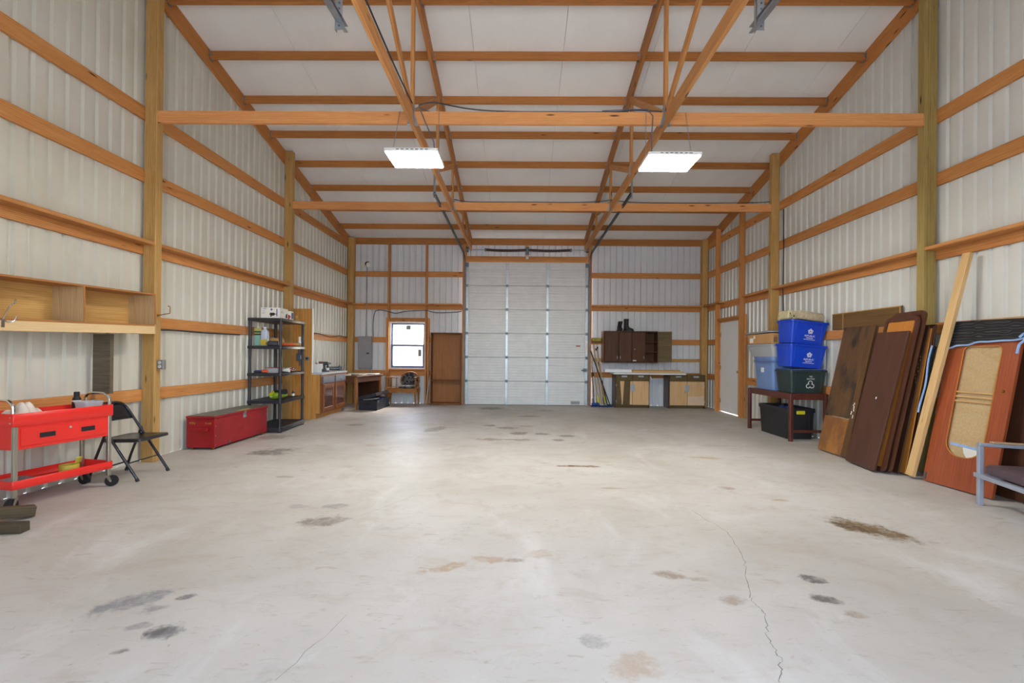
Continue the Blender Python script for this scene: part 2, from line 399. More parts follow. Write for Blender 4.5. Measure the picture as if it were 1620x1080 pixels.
def lumber(name, parent, p0, p1, w, h, mat, upv=(0, 0, 1), bev=.003, label=None):
    """a board from p0 to p1 (its centre line); w sideways, h along upv"""
    m, L = frame(p0, p1, upv)
    mb = MB(); mb.box(0, L, -w/2, w/2, -h/2, h/2)
    o = mb.build(name, mat, parent, bev, label=label); o.matrix_local = m; return o
def dup(root, loc, rz=None, label=None, group=None):
    r = root.copy(); COL.objects.link(r); r.location = loc
    if rz is not None: r.rotation_euler.z = rz
    if label: r['label'] = label
    if group: r['group'] = group
    for ch in list(root.children):
        c = ch.copy(); COL.objects.link(c); c.parent = r
        for g in ch.children:
            d = g.copy(); COL.objects.link(d); d.parent = c
    return r
def text(parent, body, size, loc, rot, mat, name='lettering', ext=.0008):
    cu = bpy.data.curves.new(name, 'FONT'); cu.body = body; cu.size = size; cu.extrude = ext
    cu.align_x = 'CENTER'; cu.align_y = 'CENTER'
    q = bpy.data.objects.new(name, cu); COL.objects.link(q)
    me = bpy.data.meshes.new_from_object(q.evaluated_get(bpy.context.evaluated_depsgraph_get()))
    bpy.data.objects.remove(q); me.materials.clear(); me.materials.append(M[mat])
    o = bpy.data.objects.new(name, me); COL.objects.link(o); o['kind'] = 'stuff'
    o.parent = parent; o.location = loc; o.rotation_euler = rot; return o

# ================================================================ THE SETTING
XL, XR = -4.123, 4.472              # inner faces of the posts, left and right
GL, GR = -4.263, 4.612              # inner planes of the side girts
SL, SR = -4.301, 4.650              # wall sheets
YP, YG, YS = 11.283, 11.423, 11.460  # far wall: posts, girts, sheet
YF = -1.22                          # front wall
Y1, Y2 = 5.124, 8.202               # near faces of the side posts
YR = 5.13                           # ridge line
SLOPE = .235
def zc(y):                          # underside of the roof insulation
    return 4.666+SLOPE*(9.21-(y if y > YR else 2*YR-y))
TL, TR = -1.2295, 1.607             # truss planes
DL, DR, DH = -1.353, 1.697, 3.53    # far overhead door

# ---- floor
def mk_floor():
    k = NT('stained_concrete'); tc = k.n('TexCoord'); v = tc.outputs['Object']
    def mapped(sc, loc=(0, 0, 0)):
        mp = k.n('Mapping'); mp.inputs['Scale'].default_value = sc; mp.inputs['Location'].default_value = loc
        k.l(v, mp.inputs['Vector']); return mp.outputs[0]
    base = k.noise(v, .55, 5, .6, .4)
    col = k.ramp(base, [(.32, rgb(182, 177, 167)), (.5, rgb(196, 192, 184)), (.68, rgb(207, 204, 198))])
    med = k.noise(mapped((1.2, 2.2, 1)), 2.2, 7, .68, .8)
    col = k.mix(k.ramp(med, [(.52, (0, 0, 0)), (.74, (.5, .5, .5))]), col, rgb(176, 162, 142))
    med2 = k.noise(mapped((1, 1, 1), (4, 7, 0)), 3.4, 8, .7, .5)
    col = k.mix(k.ramp(med2, [(.58, (0, 0, 0)), (.76, (.55, .55, .55))]), col, rgb(160, 158, 154))
    lightp = k.noise(mapped((1.4, .7, 1), (9, 3, 0)), 1.3, 6, .65, .6)
    col = k.mix(k.ramp(lightp, [(.55, (0, 0, 0)), (.75, (.6, .6, .6))]), col, rgb(220, 219, 215))
    scr = k.noise(mapped((2.5, 9, 1), (2, 2, 0)), 3, 6, .7, 1.2)
    col = k.mix(k.ramp(scr, [(.58, (0, 0, 0)), (.70, (.6, .6, .6))]), col, rgb(160, 148, 132))
    spk = k.noise(v, 30, 5, .7)
    col = k.mix(k.ramp(spk, [(.66, (0, 0, 0)), (.74, (.8, .8, .8))]), col, rgb(128, 118, 104))
    wob = k.noise(v, 9, 10, .74, .3)
    grey, dk, brn, oil, tan_, olv = rgb(142, 140, 138), rgb(84, 80, 76), rgb(140, 116, 92), rgb(112, 86, 44), rgb(176, 152, 126), rgb(128, 116, 92)
    st = [(2.58, 3.40, .29, .15, -50, oil, .95), (2.48, 3.44, .18, .06, -46, rgb(88, 62, 28), .9), (-1.46, 3.40, .17, .12, 20, rgb(136, 126, 116), .9),
          (-1.50, 3.75, .11, .07, 10, dk, .45), (-1.78, 3.73, .08, .05, 0, grey, .6), (-1.93, 2.29, .17, .085, 42, rgb(138, 138, 138), .95),
          (-1.77, 2.22, .055, .045, 20, grey, .85), (-1.58, 2.045, .085, .06, 25, rgb(116, 115, 114), .95), (-1.62, 2.05, .05, .04, 25, dk, .5),
          (-1.70, 2.33, .05, .03, 20, rgb(108, 108, 108), .95), (-1.73, 2.08, .055, .03, 20, grey, .8), (-1.66, 1.905, .035, .022, 10, rgb(120, 112, 104), .9),
          (.69, 5.19, .27, .045, -2, rgb(120, 84, 38), 1.0), (.30, 5.32, .08, .03, 0, tan_, .7), (1.05, 5.26, .06, .025, 0, tan_, .7),
          (-.42, 2.70, .16, .045, 28, tan_, .9), (-.17, 2.81, .11, .05, -6, rgb(180, 158, 136), .95), (-.02, 2.80, .06, .035, 0, brn, .7),
          (.88, 2.64, .10, .05, -10, brn, .75), (.47, 1.87, .11, .09, 20, tan_, .7), (.34, 2.02, .07, .05, 0, grey, .6), (.14, 2.9, .1, .06, 30, tan_, .5),
          (1.69, 2.62, .07, .055, -30, dk, .85), (1.60, 2.41, .075, .045, -20, rgb(104, 96, 88), .9), (1.66, 2.27, .06, .04, 0, brn, .6),
          (1.11, 2.38, .08, .05, 10, brn, .6), (1.03, 2.60, .06, .03, 0, brn, .5), (-3.12, 5.75, .30, .20, 35, rgb(126, 118, 110), .9),
          (-3.0, 5.62, .2, .08, 0, rgb(110, 102, 96), .5), (-2.35, 4.6, .12, .04, 0, dk, .4), (-3.62, 6.72, .3, .2, 30, olv, .6),
          (-1.38, 7.60, .16, .30, -20, rgb(138, 126, 112), .8), (-1.6, 8.1, .25, .08, 0, rgb(196, 170, 130), .6), (-2.86, 7.95, .16, .12, 0, olv, .7),
          (0, 7.3, .17, .14, 0, rgb(112, 98, 80), .9), (.38, 7.25, .12, .1, 0, dk, .8), (.75, 7.1, .15, .09, 0, dk, .75), (.58, 6.75, .1, .1, 0, rgb(110, 98, 84), .8),
          (-.42, 6.75, .2, .1, 0, brn, .8), (.0, 6.75, .26, .07, 0, rgb(120, 106, 88), .8), (-.5, 8.05, .12, .1, 0, dk, .7), (-.2, 7.8, .22, .12, 0, rgb(110, 100, 90), .75), (.15, 8.0, .14, .06, 0, brn, .6),
          (.2, 9.3, .25, .12, 0, dk, .55), (-.65, 10.55, .3, .25, 0, rgb(70, 66, 62), .6), (.6, 10.3, .2, .15, 0, dk, .4), (2.30, 5.70, .2, .06, -8, rgb(182, 150, 110), .75),
          (2.0, 4.4, .07, .05, 0, brn, .7), (2.30, 4.05, .09, .035, -5, rgb(160, 130, 80), .7), (.9, 4.35, .14, .03, 0, rgb(160, 140, 112), .7), (-2.0, 6.2, .1, .1, 0, tan_, .5), (-3.3, 8.6, .3, .25, 0, brn, .35), (3.6, 5.7, .5, .25, 0, rgb(188, 178, 150), .35)]
    patch = k.ramp(k.noise(v, 16, 8, .75, .4), [(.34, (.35, .35, .35)), (.55, (1, 1, 1))])
    for x, y, a, b, rot, c, sgt in st:
        mp = k.n('Mapping'); mp.vector_type = 'TEXTURE'
        mp.inputs['Location'].default_value = (x, y, 0); mp.inputs['Rotation'].default_value = (0, 0, radians(rot)); mp.inputs['Scale'].default_value = (a, b, 1)
        k.l(v, mp.inputs['Vector'])
        ln = k.n('VectorMath', operation='LENGTH'); k.l(mp.outputs[0], ln.inputs[0])
        d = k.math('ADD', ln.outputs['Value'], k.math('MULTIPLY', k.math('SUBTRACT', wob, .5), 2.9))
        mr = k.n('MapRange'); mr.inputs[1].default_value = 1.08; mr.inputs[2].default_value = .62; mr.inputs[3].default_value = 0; mr.inputs[4].default_value = sgt
        k.l(d, mr.inputs[0]); col = k.mix(k.math('MULTIPLY', mr.outputs[0], patch), col, c)
    k.bump(k.noise(v, 30, 4, .6), .08, .004)
    return k.fin(col, k.ramp(med, [(.3, (.42, .42, .42)), (.7, (.62, .62, .62))]), 0, .35)
M['floor'] = mk_floor()
mb = MB(); mb.box(SL-.02, SR+.02, YF-.03, YS+.02, -.12, 0)
floor = tag(mb.build('floor', 'floor', smooth=False), 'stained bare concrete slab floor of the workshop', 'floor', kind='structure')
def crack(pts, w):
    c = MB(); rnd = random.Random(3); P = []
    for (a, b) in zip(pts[:-1], pts[1:]):
        for i in range(8):
            t = i/8; P.append((a[0]+(b[0]-a[0])*t+rnd.uniform(-.010, .010), a[1]+(b[1]-a[1])*t+rnd.uniform(-.01, .01)))
    P.append(pts[-1]); vs = []; fs = []
    for i, (x, y) in enumerate(P):
        ww = w*rnd.uniform(.4, 1.2); vs += [(x-ww, y, .0006), (x+ww, y, .0006)]
        if i: fs.append((2*i-2, 2*i-1, 2*i+1, 2*i))
    c.add(vs, fs); return c
M['crack'] = paint('crack_dirt', rgb(128, 122, 112), .9)
for pts, w in (([(1.42, 3.75), (1.50, 3.3), (1.42, 2.9), (1.30, 2.62), (1.22, 2.42), (1.21, 2.25), (1.12, 2.05), (1.10, 1.92), (1.02, 1.79)], .0022),
               ([(1.33, 2.72), (1.75, 2.72), (2.3, 2.68)], .0012), ([(1.6, 3.1), (2.2, 3.15), (3.1, 2.95)], .0010),
               ([(-1.35, 3.45), (-1.2, 3.55), (-.9, 4.1)], .0016), ([(-.92, 1.75), (-.82, 2.2)], .0012)):
    crack(pts, w).build('crack', 'crack', floor, smooth=False)

# ---- ground outside
k = NT('gravel_ground'); v_ = k.n('TexCoord').outputs['Object']
k.fin(k.ramp(k.noise(v_, 3, 6, .7), [(.3, rgb(180, 179, 174)), (.7, rgb(204, 203, 199))]), .9); M['ground'] = k.m
mb = MB(); mb.box(-40, 40, -40, 60, -.4, -.125)
tag(mb.build('ground', 'ground', smooth=False), 'pale gravel yard outside the workshop', 'ground', kind='structure')

# ---- corrugated sheets
PIT = .1524
def sheet(parent, side, s0, s1, z0, ztop, phase, mat):
    A, B_, C_, D_ = (.112, .116, .134, .030) if side == 'B' else (.094, .104, .140, .026)
    prof = [(0, 0), (A, 0), (B_, 1), (C_, 1)]
    ss = [s0]; kk = math.floor((s0-phase)/PIT)-1
    while phase+kk*PIT < s1+PIT:
        for t, _ in prof:
            q = phase+kk*PIT+t
            if s0+1e-5 < q < s1-1e-5: ss.append(q)
        kk += 1
    ss.append(s1)
    def dep(q):
        t = (q-phase) % PIT
        if t < A: return 0
        if t < B_: return D_*(t-A)/(B_-A)
        if t < C_: return D_
        return D_*(PIT-t)/(PIT-C_)
    mb_ = MB(); vs = []; fs = []
    for i, q in enumerate(ss):
        d = dep(q); zt = ztop(q) if callable(ztop) else ztop
        P = {'L': (SL-d, q), 'R': (SR+d, q), 'B': (q, YS+d), 'F': (q, YF-.04-d)}[side]
        vs += [(P[0], P[1], z0), (P[0], P[1], zt)]
        if i: fs.append((2*i-2, 2*i, 2*i+1, 2*i-1))
    mb_.add(vs, fs); return mb_.build('panel', mat, parent, smooth=False, solid=.0012)
def strips(a, b, w=.9144):
    out = []; q = a
    while q < b-1e-4:
        out.append((q, min(q+w, b))); q += w
    return out
roof_top = lambda y: zc(y)+.03
wl = thing('wall_left', 'ribbed white steel wall with pine girts on the left', 'wall', kind='structure')
wr = thing('wall_right', 'ribbed white steel wall with pine girts and entry door on the right', 'wall', kind='structure')
wb = thing('wall_back', 'ribbed steel far wall around the tall overhead door', 'wall', kind='structure')
wf = thing('wall_front', 'front wall around the open doorway', 'wall', kind='structure')
PHL = 3.782-.094
a = PHL-.9144*6
for s0, s1 in strips(a, YS+.03): sheet(wl, 'L', s0 if s0 > YF else YF-.06, s1, 0, roof_top, PHL, 'sheet_left')
PHR = 4.395-.094
DY0, DY1 = 9.50, 10.56                # walk door opening
for s0, s1 in strips(PHR-.9144*6, DY0)+strips(DY1, YS+.03):
    sheet(wr, 'R', s0 if s0 > YF else YF-.06, s1, 0, roof_top, PHR, 'sheet_right')
sheet(wr, 'R', DY0, DY1, 2.06, roof_top, PHR, 'sheet_right')
PHB = 2.071-.112; WX0, WX1 = -3.235, -2.335
for s0, s1 in strips(SL-.01, WX0)+strips(WX1, DL)+strips(DR, SR+.01):
    sheet(wb, 'B', s0, s1, 0, 4.2, PHB, 'sheet_back')
sheet(wb, 'B', WX0, WX1, 0, .86, PHB, 'sheet_back'); sheet(wb, 'B', WX0, WX1, 2.03, 4.2, PHB, 'sheet_back')
for s0, s1 in strips(DL, DR): sheet(wb, 'B', s0, s1, DH-.01, 4.2, PHB, 'sheet_back')
for s0, s1 in strips(SL-.01, -1.36)+strips(1.70, SR+.01): sheet(wf, 'F', s0, s1, 0, 4.2, 0, 'sheet_back')
for s0, s1 in strips(-1.36, 1.70): sheet(wf, 'F', s0, s1, 3.58, 4.2, 0, 'sheet_back')

# ---- posts and girts of the side walls
GIRTS = [(3.875, 4.024), (3.171, 3.315), (2.348, 2.488), (1.521, 1.652), (.690, .824)]
def post(parent, x0, x1, y0, y1, z1, mat, z0=0, name='post'):
    return lumber(name, parent, ((x0+x1)/2, (y0+y1)/2, z0), ((x0+x1)/2, (y0+y1)/2, z1), y1-y0, x1-x0, mat, (1, 0, 0), .005)
PW = .095
for par, xa, xb, nm in ((wl, GL, XL, 'post'), (wr, XR, GR, 'post_green')):
    post(par, xa, xb, Y1, Y1+PW, zc(Y1)-.02, nm); post(par, xa, xb, Y2, Y2+PW, zc(Y2)-.02, 'post')
    post(par, xa, xb, YP, YG, zc(YG)-.03, 'post'); post(par, xa, xb, 2.05, 2.05+PW, zc(2.05)-.02, 'post')
    post(par, xa, xb, YF, YF+.14, zc(YF)-.03, 'post')
joints = [YF, 2.10, Y1+PW/2, Y2+PW/2, YG]
for gi, (za, zb) in enumerate(GIRTS):
    for i in range(4):
        y0, y1 = joints[i], joints[i+1]
        lumber('girt', wl, ((GL+SL)/2, y0+.002, (za+zb)/2), ((GL+SL)/2, y1-.002, (za+zb)/2), .037, zb-za, 'pine')
        segs = [(y0, y1)]
        if i == 3 and gi > 2: segs = [(y0, DY0-.06), (DY1+.05, y1)]
        for q0, q1 in segs:
            lumber('girt', wr, ((GR+SR)/2, q0+.002, (za+zb)/2), ((GR+SR)/2, q1-.002, (za+zb)/2), .037, zb-za, 'pine')
SX = .136
for y0, y1 in ((YF+.14, 2.05), (2.05+PW, Y1), (Y1+PW, Y2), (Y2+PW, YP)):
    lumber('shelf_girt', wl, (GL+SX/2+.001, y0+.001, 2.469), (GL+SX/2+.001, y1-.001, 2.469), SX, .038, 'pine')
# right wall door studs
ST_A, ST_B = 10.30, 9.30
for y0, y1 in ((YF+.14, 2.05), (2.05+PW, Y1), (Y1+PW, Y2), (Y2+PW, ST_B-.02), (10.34, YP)):
    lumber('shelf_girt', wr, (GR-SX/2-.001, y0+.001, 2.469), (GR-SX/2-.001, y1-.001, 2.469), SX, .038, 'pine')
post(wr, XR+.03, GR-.001, DY1+.02, DY1+.058, zc(DY1)-.17, 'pine', name='stud')
post(wr, XR+.03, GR-.001, DY0-.062, DY0-.022, zc(DY0)-.36, 'pine', name='stud')
post(wr, XR+.09, GR-.001, DY0-.16, DY0-.122, 2.12, 'pine', name='stud')
lumber('door_header', wr, (4.59, DY0-.02, 2.085), (4.59, DY1+.02, 2.085), .12, .05, 'pine')

# ---- far wall framing
lumber('eave_beam', wb, (SL+.03, YG+.018, 4.058), (SR-.03, YG+.018, 4.058), .036, .158, 'pine_shaded')
def far_girt(x0, x1, za, zb, mat='pine'):
    lumber('girt', wb, (x0, YG+.018, (za+zb)/2), (x1, YG+.018, (za+zb)/2), .036, zb-za, mat)
ML, MR = -3.255, -2.319
for x0, x1 in ((GL, ML), (ML, MR), (MR, DL-.07), (DR+.07, GR)):
    far_girt(x0, x1, 3.167, 3.300); far_girt(x0, x1, 2.348, 2.470)
    xa = max(x0, XL)+.001; xb = min(x1, XR)-.001
    xa += .02*(x0 > -4.2); xb -= .02*(x1 < 1)
    for qa, qb in (((xa, -3.85), (-3.80, xb)) if x0 == GL else ((xa, xb),)):
        lumber('shelf_girt', wb, (qa, YG-.069, 2.470), (qb, YG-.069, 2.470), .136, .036, 'pine')
for x0, x1 in ((GL, ML-.03), (MR+.06, DL-.07), (DR+.07, GR)):
    far_girt(x0, x1, 1.521, 1.655)
for x0, x1 in ((GL, ML-.03), (ML+.02, MR-.02), (MR+.06, DL-.07), (DR+.07, GR)):
    far_girt(x0, x1, .695, .826)
far_girt(DR+.10, GR, 1.10, 1.175, 'post')
for x in (ML, MR):
    post(wb, x-.019, x+.019, YP+.002, YG-.001, 3.975, 'pine', name='stud')
post(wb, MR+.042, MR+.078, YP+.03, YG-.001, 2.13, 'pine', name='stud')
post(wb, ML-.060, ML-.022, YP+.03, YG-.001, 2.13, 'pine', name='stud')
lumber('window_header', wb, (ML+.02, YP+.08, 2.085), (MR-.02, YP+.08, 2.085), .10, .09, 'pine_shaded')
lumber('window_sill_board', wb, (ML+.02, YP+.085, .845), (MR-.02, YP+.085, .845), .10, .036, 'pine_shaded')
for x0, x1 in ((DL-.072, DL+.02), (DR-.02, DR+.072)):
    post(wb, x0, x1, YP+.02, YG-.002, 3.965, 'pine', name='post')
lumber('door_header', wb, (DL+.022, YG-.02, 3.612), (DR-.022, YG-.02, 3.612), .038, .155, 'pine')
post(wb, .13, .21, YG-.04, YG-.002, 3.975, 'pine', z0=3.69, name='stud')
for x0, x1 in ((-1.44, -1.36), (1.70, 1.78)):
    post(wf, x0, x1, YF, YF+.12, 4.0, 'pine', name='post')
lumber('door_header', wf, (-1.36, YF+.03, 3.63), (1.70, YF+.03, 3.63), .04, .14, 'pine')

# ---- roof: insulation strips, rafters, purlins, trusses, ties
ce = thing('ceiling', 'white insulated roof on pine purlins and trusses', 'ceiling', kind='structure')
for x0, x1 in strips(SL-.02, SR+.02, 1.22):
    for ya, yb in ((YR, YS+.04), (YF-.08, YR)):
        mb = MB(); e = .0025
        v = [(x, y, zc(y)+dz) for dz in (0, .03) for x, y in ((x0+e, ya), (x1-e, ya), (x1-e, yb), (x0+e, yb))]
        mb.add(v, [(3, 2, 1, 0), (4, 5, 6, 7), (0, 1, 5, 4), (1, 2, 6, 5), (2, 3, 7, 6), (3, 0, 4, 7)])
        mb.build('insulation_panel', 'insul', ce, smooth=False)
mb = MB()
for ya, yb in ((YR, YS+.10), (YF-.14, YR)):
    v = [(x, y, zc(y)+dz) for dz in (.04, .06) for x, y in ((SL-.1, ya), (SR+.1, ya), (SR+.1, yb), (SL-.1, yb))]
    mb.add(v, [(3, 2, 1, 0), (4, 5, 6, 7), (0, 1, 5, 4), (1, 2, 6, 5), (2, 3, 7, 6), (3, 0, 4, 7)])
mb.build('roof_sheet', 'galv', ce, smooth=False)
ca = 1/sqrt(1+SLOPE*SLOPE)
def sloped(name, par, x, w, depth, ya, yb, mat, drop=0):
    n = Vector((0, SLOPE*ca, ca))
    if yb <= YR: n.y = -n.y
    off = n*(-depth/2-.001-drop)
    p0 = Vector((x, ya, zc(ya)))+off; p1 = Vector((x, yb, zc(yb)))+off
    return lumber(name, par, p0, p1, w, depth, mat, n)
for x in ((GL+SL)/2, (GR+SR)/2):
    sloped('rafter', ce, x, .037, .225, YR+.02, YG, 'pine_shaded'); sloped('rafter', ce, x, .037, .225, YF+.05, YR-.02, 'pine_shaded')
PUR = [5.45, 6.207, 6.972, 7.717, 8.487, 9.237, 9.99, 10.75]
mb = MB(); mb.box(0, .03, -.021, -.0195, -.068, .02).box(0, .03, .0195, .021, -.068, .02).box(0, .03, -.021, .021, -.070, -.0675).box(0, .002, -.045, .045, -.05, .05)
hang_mesh = mb.build('joist_hanger', 'galv', ce, smooth=False); first_h = [True]
def hanger(x, y, z, sx):
    o = hang_mesh if first_h[0] else hang_mesh.copy()
    if not first_h[0]: COL.objects.link(o)
    first_h[0] = False
    o.location = (x, y, z); o.rotation_euler = (0, 0, 0 if sx > 0 else pi); o.scale = (1, 1, 1)
for y in PUR:
    d = .122; n = Vector((0, SLOPE*ca, ca)); c = Vector((0, y+.019, zc(y+.019)))-n*(d/2+.002)
    for x0, x1 in ((GL, TL-.0195), (TL+.0195, TR-.0195), (TR+.0195, GR)):
        lumber('purlin', ce, (x0+.002, c.y, c.z), (x1-.002, c.y, c.z), .038, d, 'pine_shaded', n)
        hanger(x0+.0015, c.y, c.z, 1); hanger(x1-.0015, c.y, c.z, -1)
lumber('ridge_beam', ce, (GL, YR, zc(YR)-.09), (GR, YR, zc(YR)-.09), .038, .14, 'pine_shaded')
CH0, CH1 = 3.815, 3.955
for x in (TL, TR):
    t = part_empty('truss', ce)
    lumber('bottom_chord', t, (x, YF+.1, (CH0+CH1)/2), (x, YG-.02, (CH0+CH1)/2), .038, CH1-CH0, 'pine_truss')
    sloped('top_chord', t, x, .038, .225, YR+.02, YG-.03, 'pine_shaded'); sloped('top_chord', t, x, .038, .225, YF+.1, YR-.02, 'pine_shaded')
    def zt(y): return zc(y)-.233
    for y in (5.13, 6.70, 8.215, 9.75, 3.42, 1.9):
        if zt(y) > CH1+.02: lumber('web', t, (x, y, CH1), (x, y, zt(y)), .036, .07, 'pine_truss' if x < 0 else 'grey_pine' if 'grey_pine' in M else 'pine_truss', (0, 1, 0))
    for ya, yb in ((5.20, 6.66), (6.76, 8.17), (8.28, 9.71)):
        lumber('web', t, (x, ya, CH1+.03), (x, yb, zt(yb)-.075), .034, .085, 'pine_truss')
    lumber('web', t, (x, 5.06, CH1+.03), (x, 3.46, 4.90), .034, .085, 'pine_truss')
    for y in (5.13, 6.70, 8.215):
        for sx in (-1, 1):
            mb = MB(); mb.box(x+sx*.0195-.001, x+sx*.0195+.001, y-.055, y+.055, CH1-.08, CH1+.09); mb.build('gusset_plate', 'galv', t, smooth=False)
TZ0, TZ1 = 3.838, 3.978
for y in (Y1+.005, Y2+.005, 2.055):
    for x0, x1 in ((XL, TL-.0195), (TL+.0195, TR-.0195), (TR+.0195, XR)):
        lumber('tie_beam', ce, (x0+.002, y+.019, (TZ0+TZ1)/2), (x1-.002, y+.019, (TZ0+TZ1)/2), .038, TZ1-TZ0, 'pine_beam')
    for xt in (TL, TR):
        for sx in (-1, 1):
            mb = MB(); mb.prism([(xt+sx*.0195, TZ0-.003), (xt+sx*.062, TZ0-.003), (xt+sx*.03, TZ0+.11), (xt+sx*.0195, TZ0+.13)], y-.0025, y-.0005, 'Y')
            mb.box(min(xt+sx*.0195, xt+sx*.06), max(xt+sx*.0195, xt+sx*.06), y-.002, y+.042, TZ0-.004, TZ0-.001)
            mb.build('beam_hanger', 'galv', ce, smooth=False)

# ---- window in the far wall
w1 = thing('window_1', 'white single-hung window with stickers on its panes', 'window', ((WX0+WX1)/2, YG, .862), kind='structure')
ww, wh = (WX1-WX0)-.004, 1.165
def ring(mb, x0, x1, z0, z1, t, y0, y1):
    mb.box(x0, x0+t, y0, y1, z0, z1).box(x1-t, x1, y0, y1, z0, z1).box(x0+t, x1-t, y0, y1, z0, z0+t).box(x0+t, x1-t, y0, y1, z1-t, z1); return mb
mb = MB(); ring(mb, -ww/2, ww/2, 0, wh, .028, -.06, .04); mb.build('window_frame', 'white_plastic', w1, .002)
M['sash'] = paint('window_sash_blue_grey', rgb(104, 116, 156), .4)
mb = MB(); ring(mb, -ww/2+.028, ww/2-.028, .028, wh/2+.028, .052, -.03, -.005); s1 = mb.build('sash', 'sash', w1, .002)
mb = MB(); ring(mb, -ww/2+.028, ww/2-.028, wh/2-.024, wh-.028, .040, .0, .025); s2 = mb.build('sash', 'sash', w1, .002)
mb = MB(); mb.box(-ww/2+.076, ww/2-.076, -.02, -.016, .076, wh/2-.022); mb.build('pane', 'glass', s1, smooth=False)
mb = MB(); mb.box(-ww/2+.066, ww/2-.066, .010, .014, wh/2+.014, wh-.066); mb.build('pane', 'glass', s2, smooth=False)
M['sticker'] = paint('pane_sticker', rgb(150, 156, 160), .6)
mb = MB(); mb.box(-.055, .065, .006, .009, .98, 1.09); mb.build('sticker', 'sticker', s2, smooth=False)
mb = MB(); mb.box(.255, .345, -.024, -.021, .31, .49); mb.build('sticker', 'sticker', s1, smooth=False)

# ---- far overhead door
d1 = thing('door_1', 'tall white sectional overhead door in the far wall', 'overhead door', ((DL+DR)/2, YP+.05, 0), kind='structure')
hw = (DR-DL)/2; SECN = 6; sh = DH/SECN
for i in range(SECN):
    z0 = i*sh; prof = []
    for r in range(3):
        a = z0+.0004+r*(sh-.0008)/3; hgt = (sh-.0008)/3
        prof += [(.016, a), (.016, a+.010), (-.012, a+.013), (-.012, a+.062), (0, a+.065), (0, a+.074), (-.012, a+.077), (-.012, a+.122), (0, a+.125), (0, a+.134), (-.012, a+.137), (-.012, a+hgt-.012), (.016, a+hgt-.009), (.016, a+hgt)]
    prof += [(0, z0+sh-.0004), (.03, z0+sh-.0004), (.03, z0+.0004)]
    mb = MB(); mb.prism([(y, z) for y, z in prof], -hw, hw, 'X')
    sec = mb.build('door_section', 'door_steel', d1, smooth=False)
    for xs, wdt in ((-hw+.045, .085), (-.49, .062), (.51, .062), (hw-.045, .085)):
        mb = MB(); mb.box(xs-wdt/2, xs+wdt/2, -.03, -.0125, z0+.006, z0+sh-.006); mb.build('stile', 'galv', sec, .002)
        if i:
            mb = MB(); mb.box(xs-.03, xs+.03, -.036, -.0305, z0-.035, z0+.035).cyl((xs-.032, -.037, z0), (xs+.032, -.037, z0), .007, n=8); mb.build('hinge', 'steel_dk', sec)
mb = MB(); mb.box(hw-.31, hw-.19, -.0145, -.0125, 1.34, 1.49); lb = mb.build('warning_label', 'white_paper', d1, smooth=False, label='white sticker with orange heading')
mb = MB(); mb.box(hw-.305, hw-.195, -.0155, -.0146, 1.455, 1.485); mb.build('heading', 'ink_orange', lb, smooth=False)
mb = MB(); mb.box(hw-.07, hw-.02, -.034, -.031, 1.28, 1.58); mb.build('warning_strip', 'white_paper', d1, smooth=False)
mb = MB(); mb.box(hw-.13, hw-.03, -.05, -.031, .83, .92).cyl((hw-.15, -.06, .875), (hw-.02, -.06, .875), .008).box(hw-.17, hw-.12, -.06, -.04, .86, .89); mb.build('slide_lock', 'steel_dk', d1)
mb = MB(); mb.box(hw-.42, hw-.2, -.016, -.0125, .03, .11); mb.build('maker_plate', 'grey_lid', d1, smooth=False)
MB().box(-hw, hw, .032, .036, .01, DH).build('leak_blocker', 'door_steel', d1, smooth=False)  # unseen sheet added behind the sections to keep daylight out of the joints
mb = MB(); mb.box(-hw, hw, -.02, .03, -.0, .006); mb.build('bottom_seal', 'rubber', d1, smooth=False)
def channel(mb, p0, p1, upv, w=.05, d=.03, t=.003):
    m, L = frame(p0, p1, upv); o = mb.M; mb.M = o @ m
    mb.box(0, L, -w/2, w/2, -t, 0).box(0, L, -w/2, -w/2+t, -d, 0).box(0, L, w/2-t, w/2, -d, 0); mb.M = o
for sx, xt in ((-1, -hw-.035), (1, hw+.035)):
    mb = MB()
    channel(mb, (xt, -.03, .02), (xt, -.03, 3.50), (sx, 0, 0))
    pts = [(xt, -.03, 3.50), (xt, -.06, 3.60), (xt, -.15, 3.68), (xt+sx*.01, -.32, 3.73)]
    for p, q in zip(pts[:-1], pts[1:]): channel(mb, p, q, (sx, 0, 0))
    end = (-1.47-.172 if sx < 0 else 1.85-.172, 7.66-YP-.05, 3.945)
    channel(mb, pts[-1], end, (sx, 0, 0)); mb.build('track', 'steel_dk', d1)
    mb = MB(); mb.box(xt-.02, xt+.02, -.02, .03, .02, 3.5); mb.build('track_angle', 'galv', d1)
    mb = MB(); mb.box(end[0]-.002, end[0]+.03, end[1]+.05, end[1]+.053, end[2]-.06, end[2]+.36).box(end[0]-.002, end[0], end[1]+.02, end[1]+.053, end[2]-.06, end[2]+.36)
    for q in range(8): mb.cyl((end[0]+.016, end[1]+.048, end[2]-.03+q*.045), (end[0]+.016, end[1]+.0495, end[2]-.03+q*.045), .007, n=8)
    mb.build('track_hanger', 'galv', d1)
    mb = MB(); mb.box(min(xt, xt-sx*.12), max(xt, xt-sx*.12), -.05, -.03, 3.40, 3.50); mb.build('top_bracket', 'steel_dk', d1)
mb = MB(); mb.cyl((-hw+.01, -.09, 3.815), (hw-.01, -.09, 3.815), .014, n=10); mb.build('torsion_shaft', 'galv', d1)
for x0, x1 in ((-1.02, -.02), (.02, 1.06)):
    mb = MB(); N = 30
    mb.tube([(x0+(x1-x0)*i/N, -.09, 3.815-.018*sin(pi*i/N)) for i in range(N+1)], [.030 if i % 2 else .034 for i in range(N+1)], 12)
    mb.build('torsion_spring', 'spring', d1)
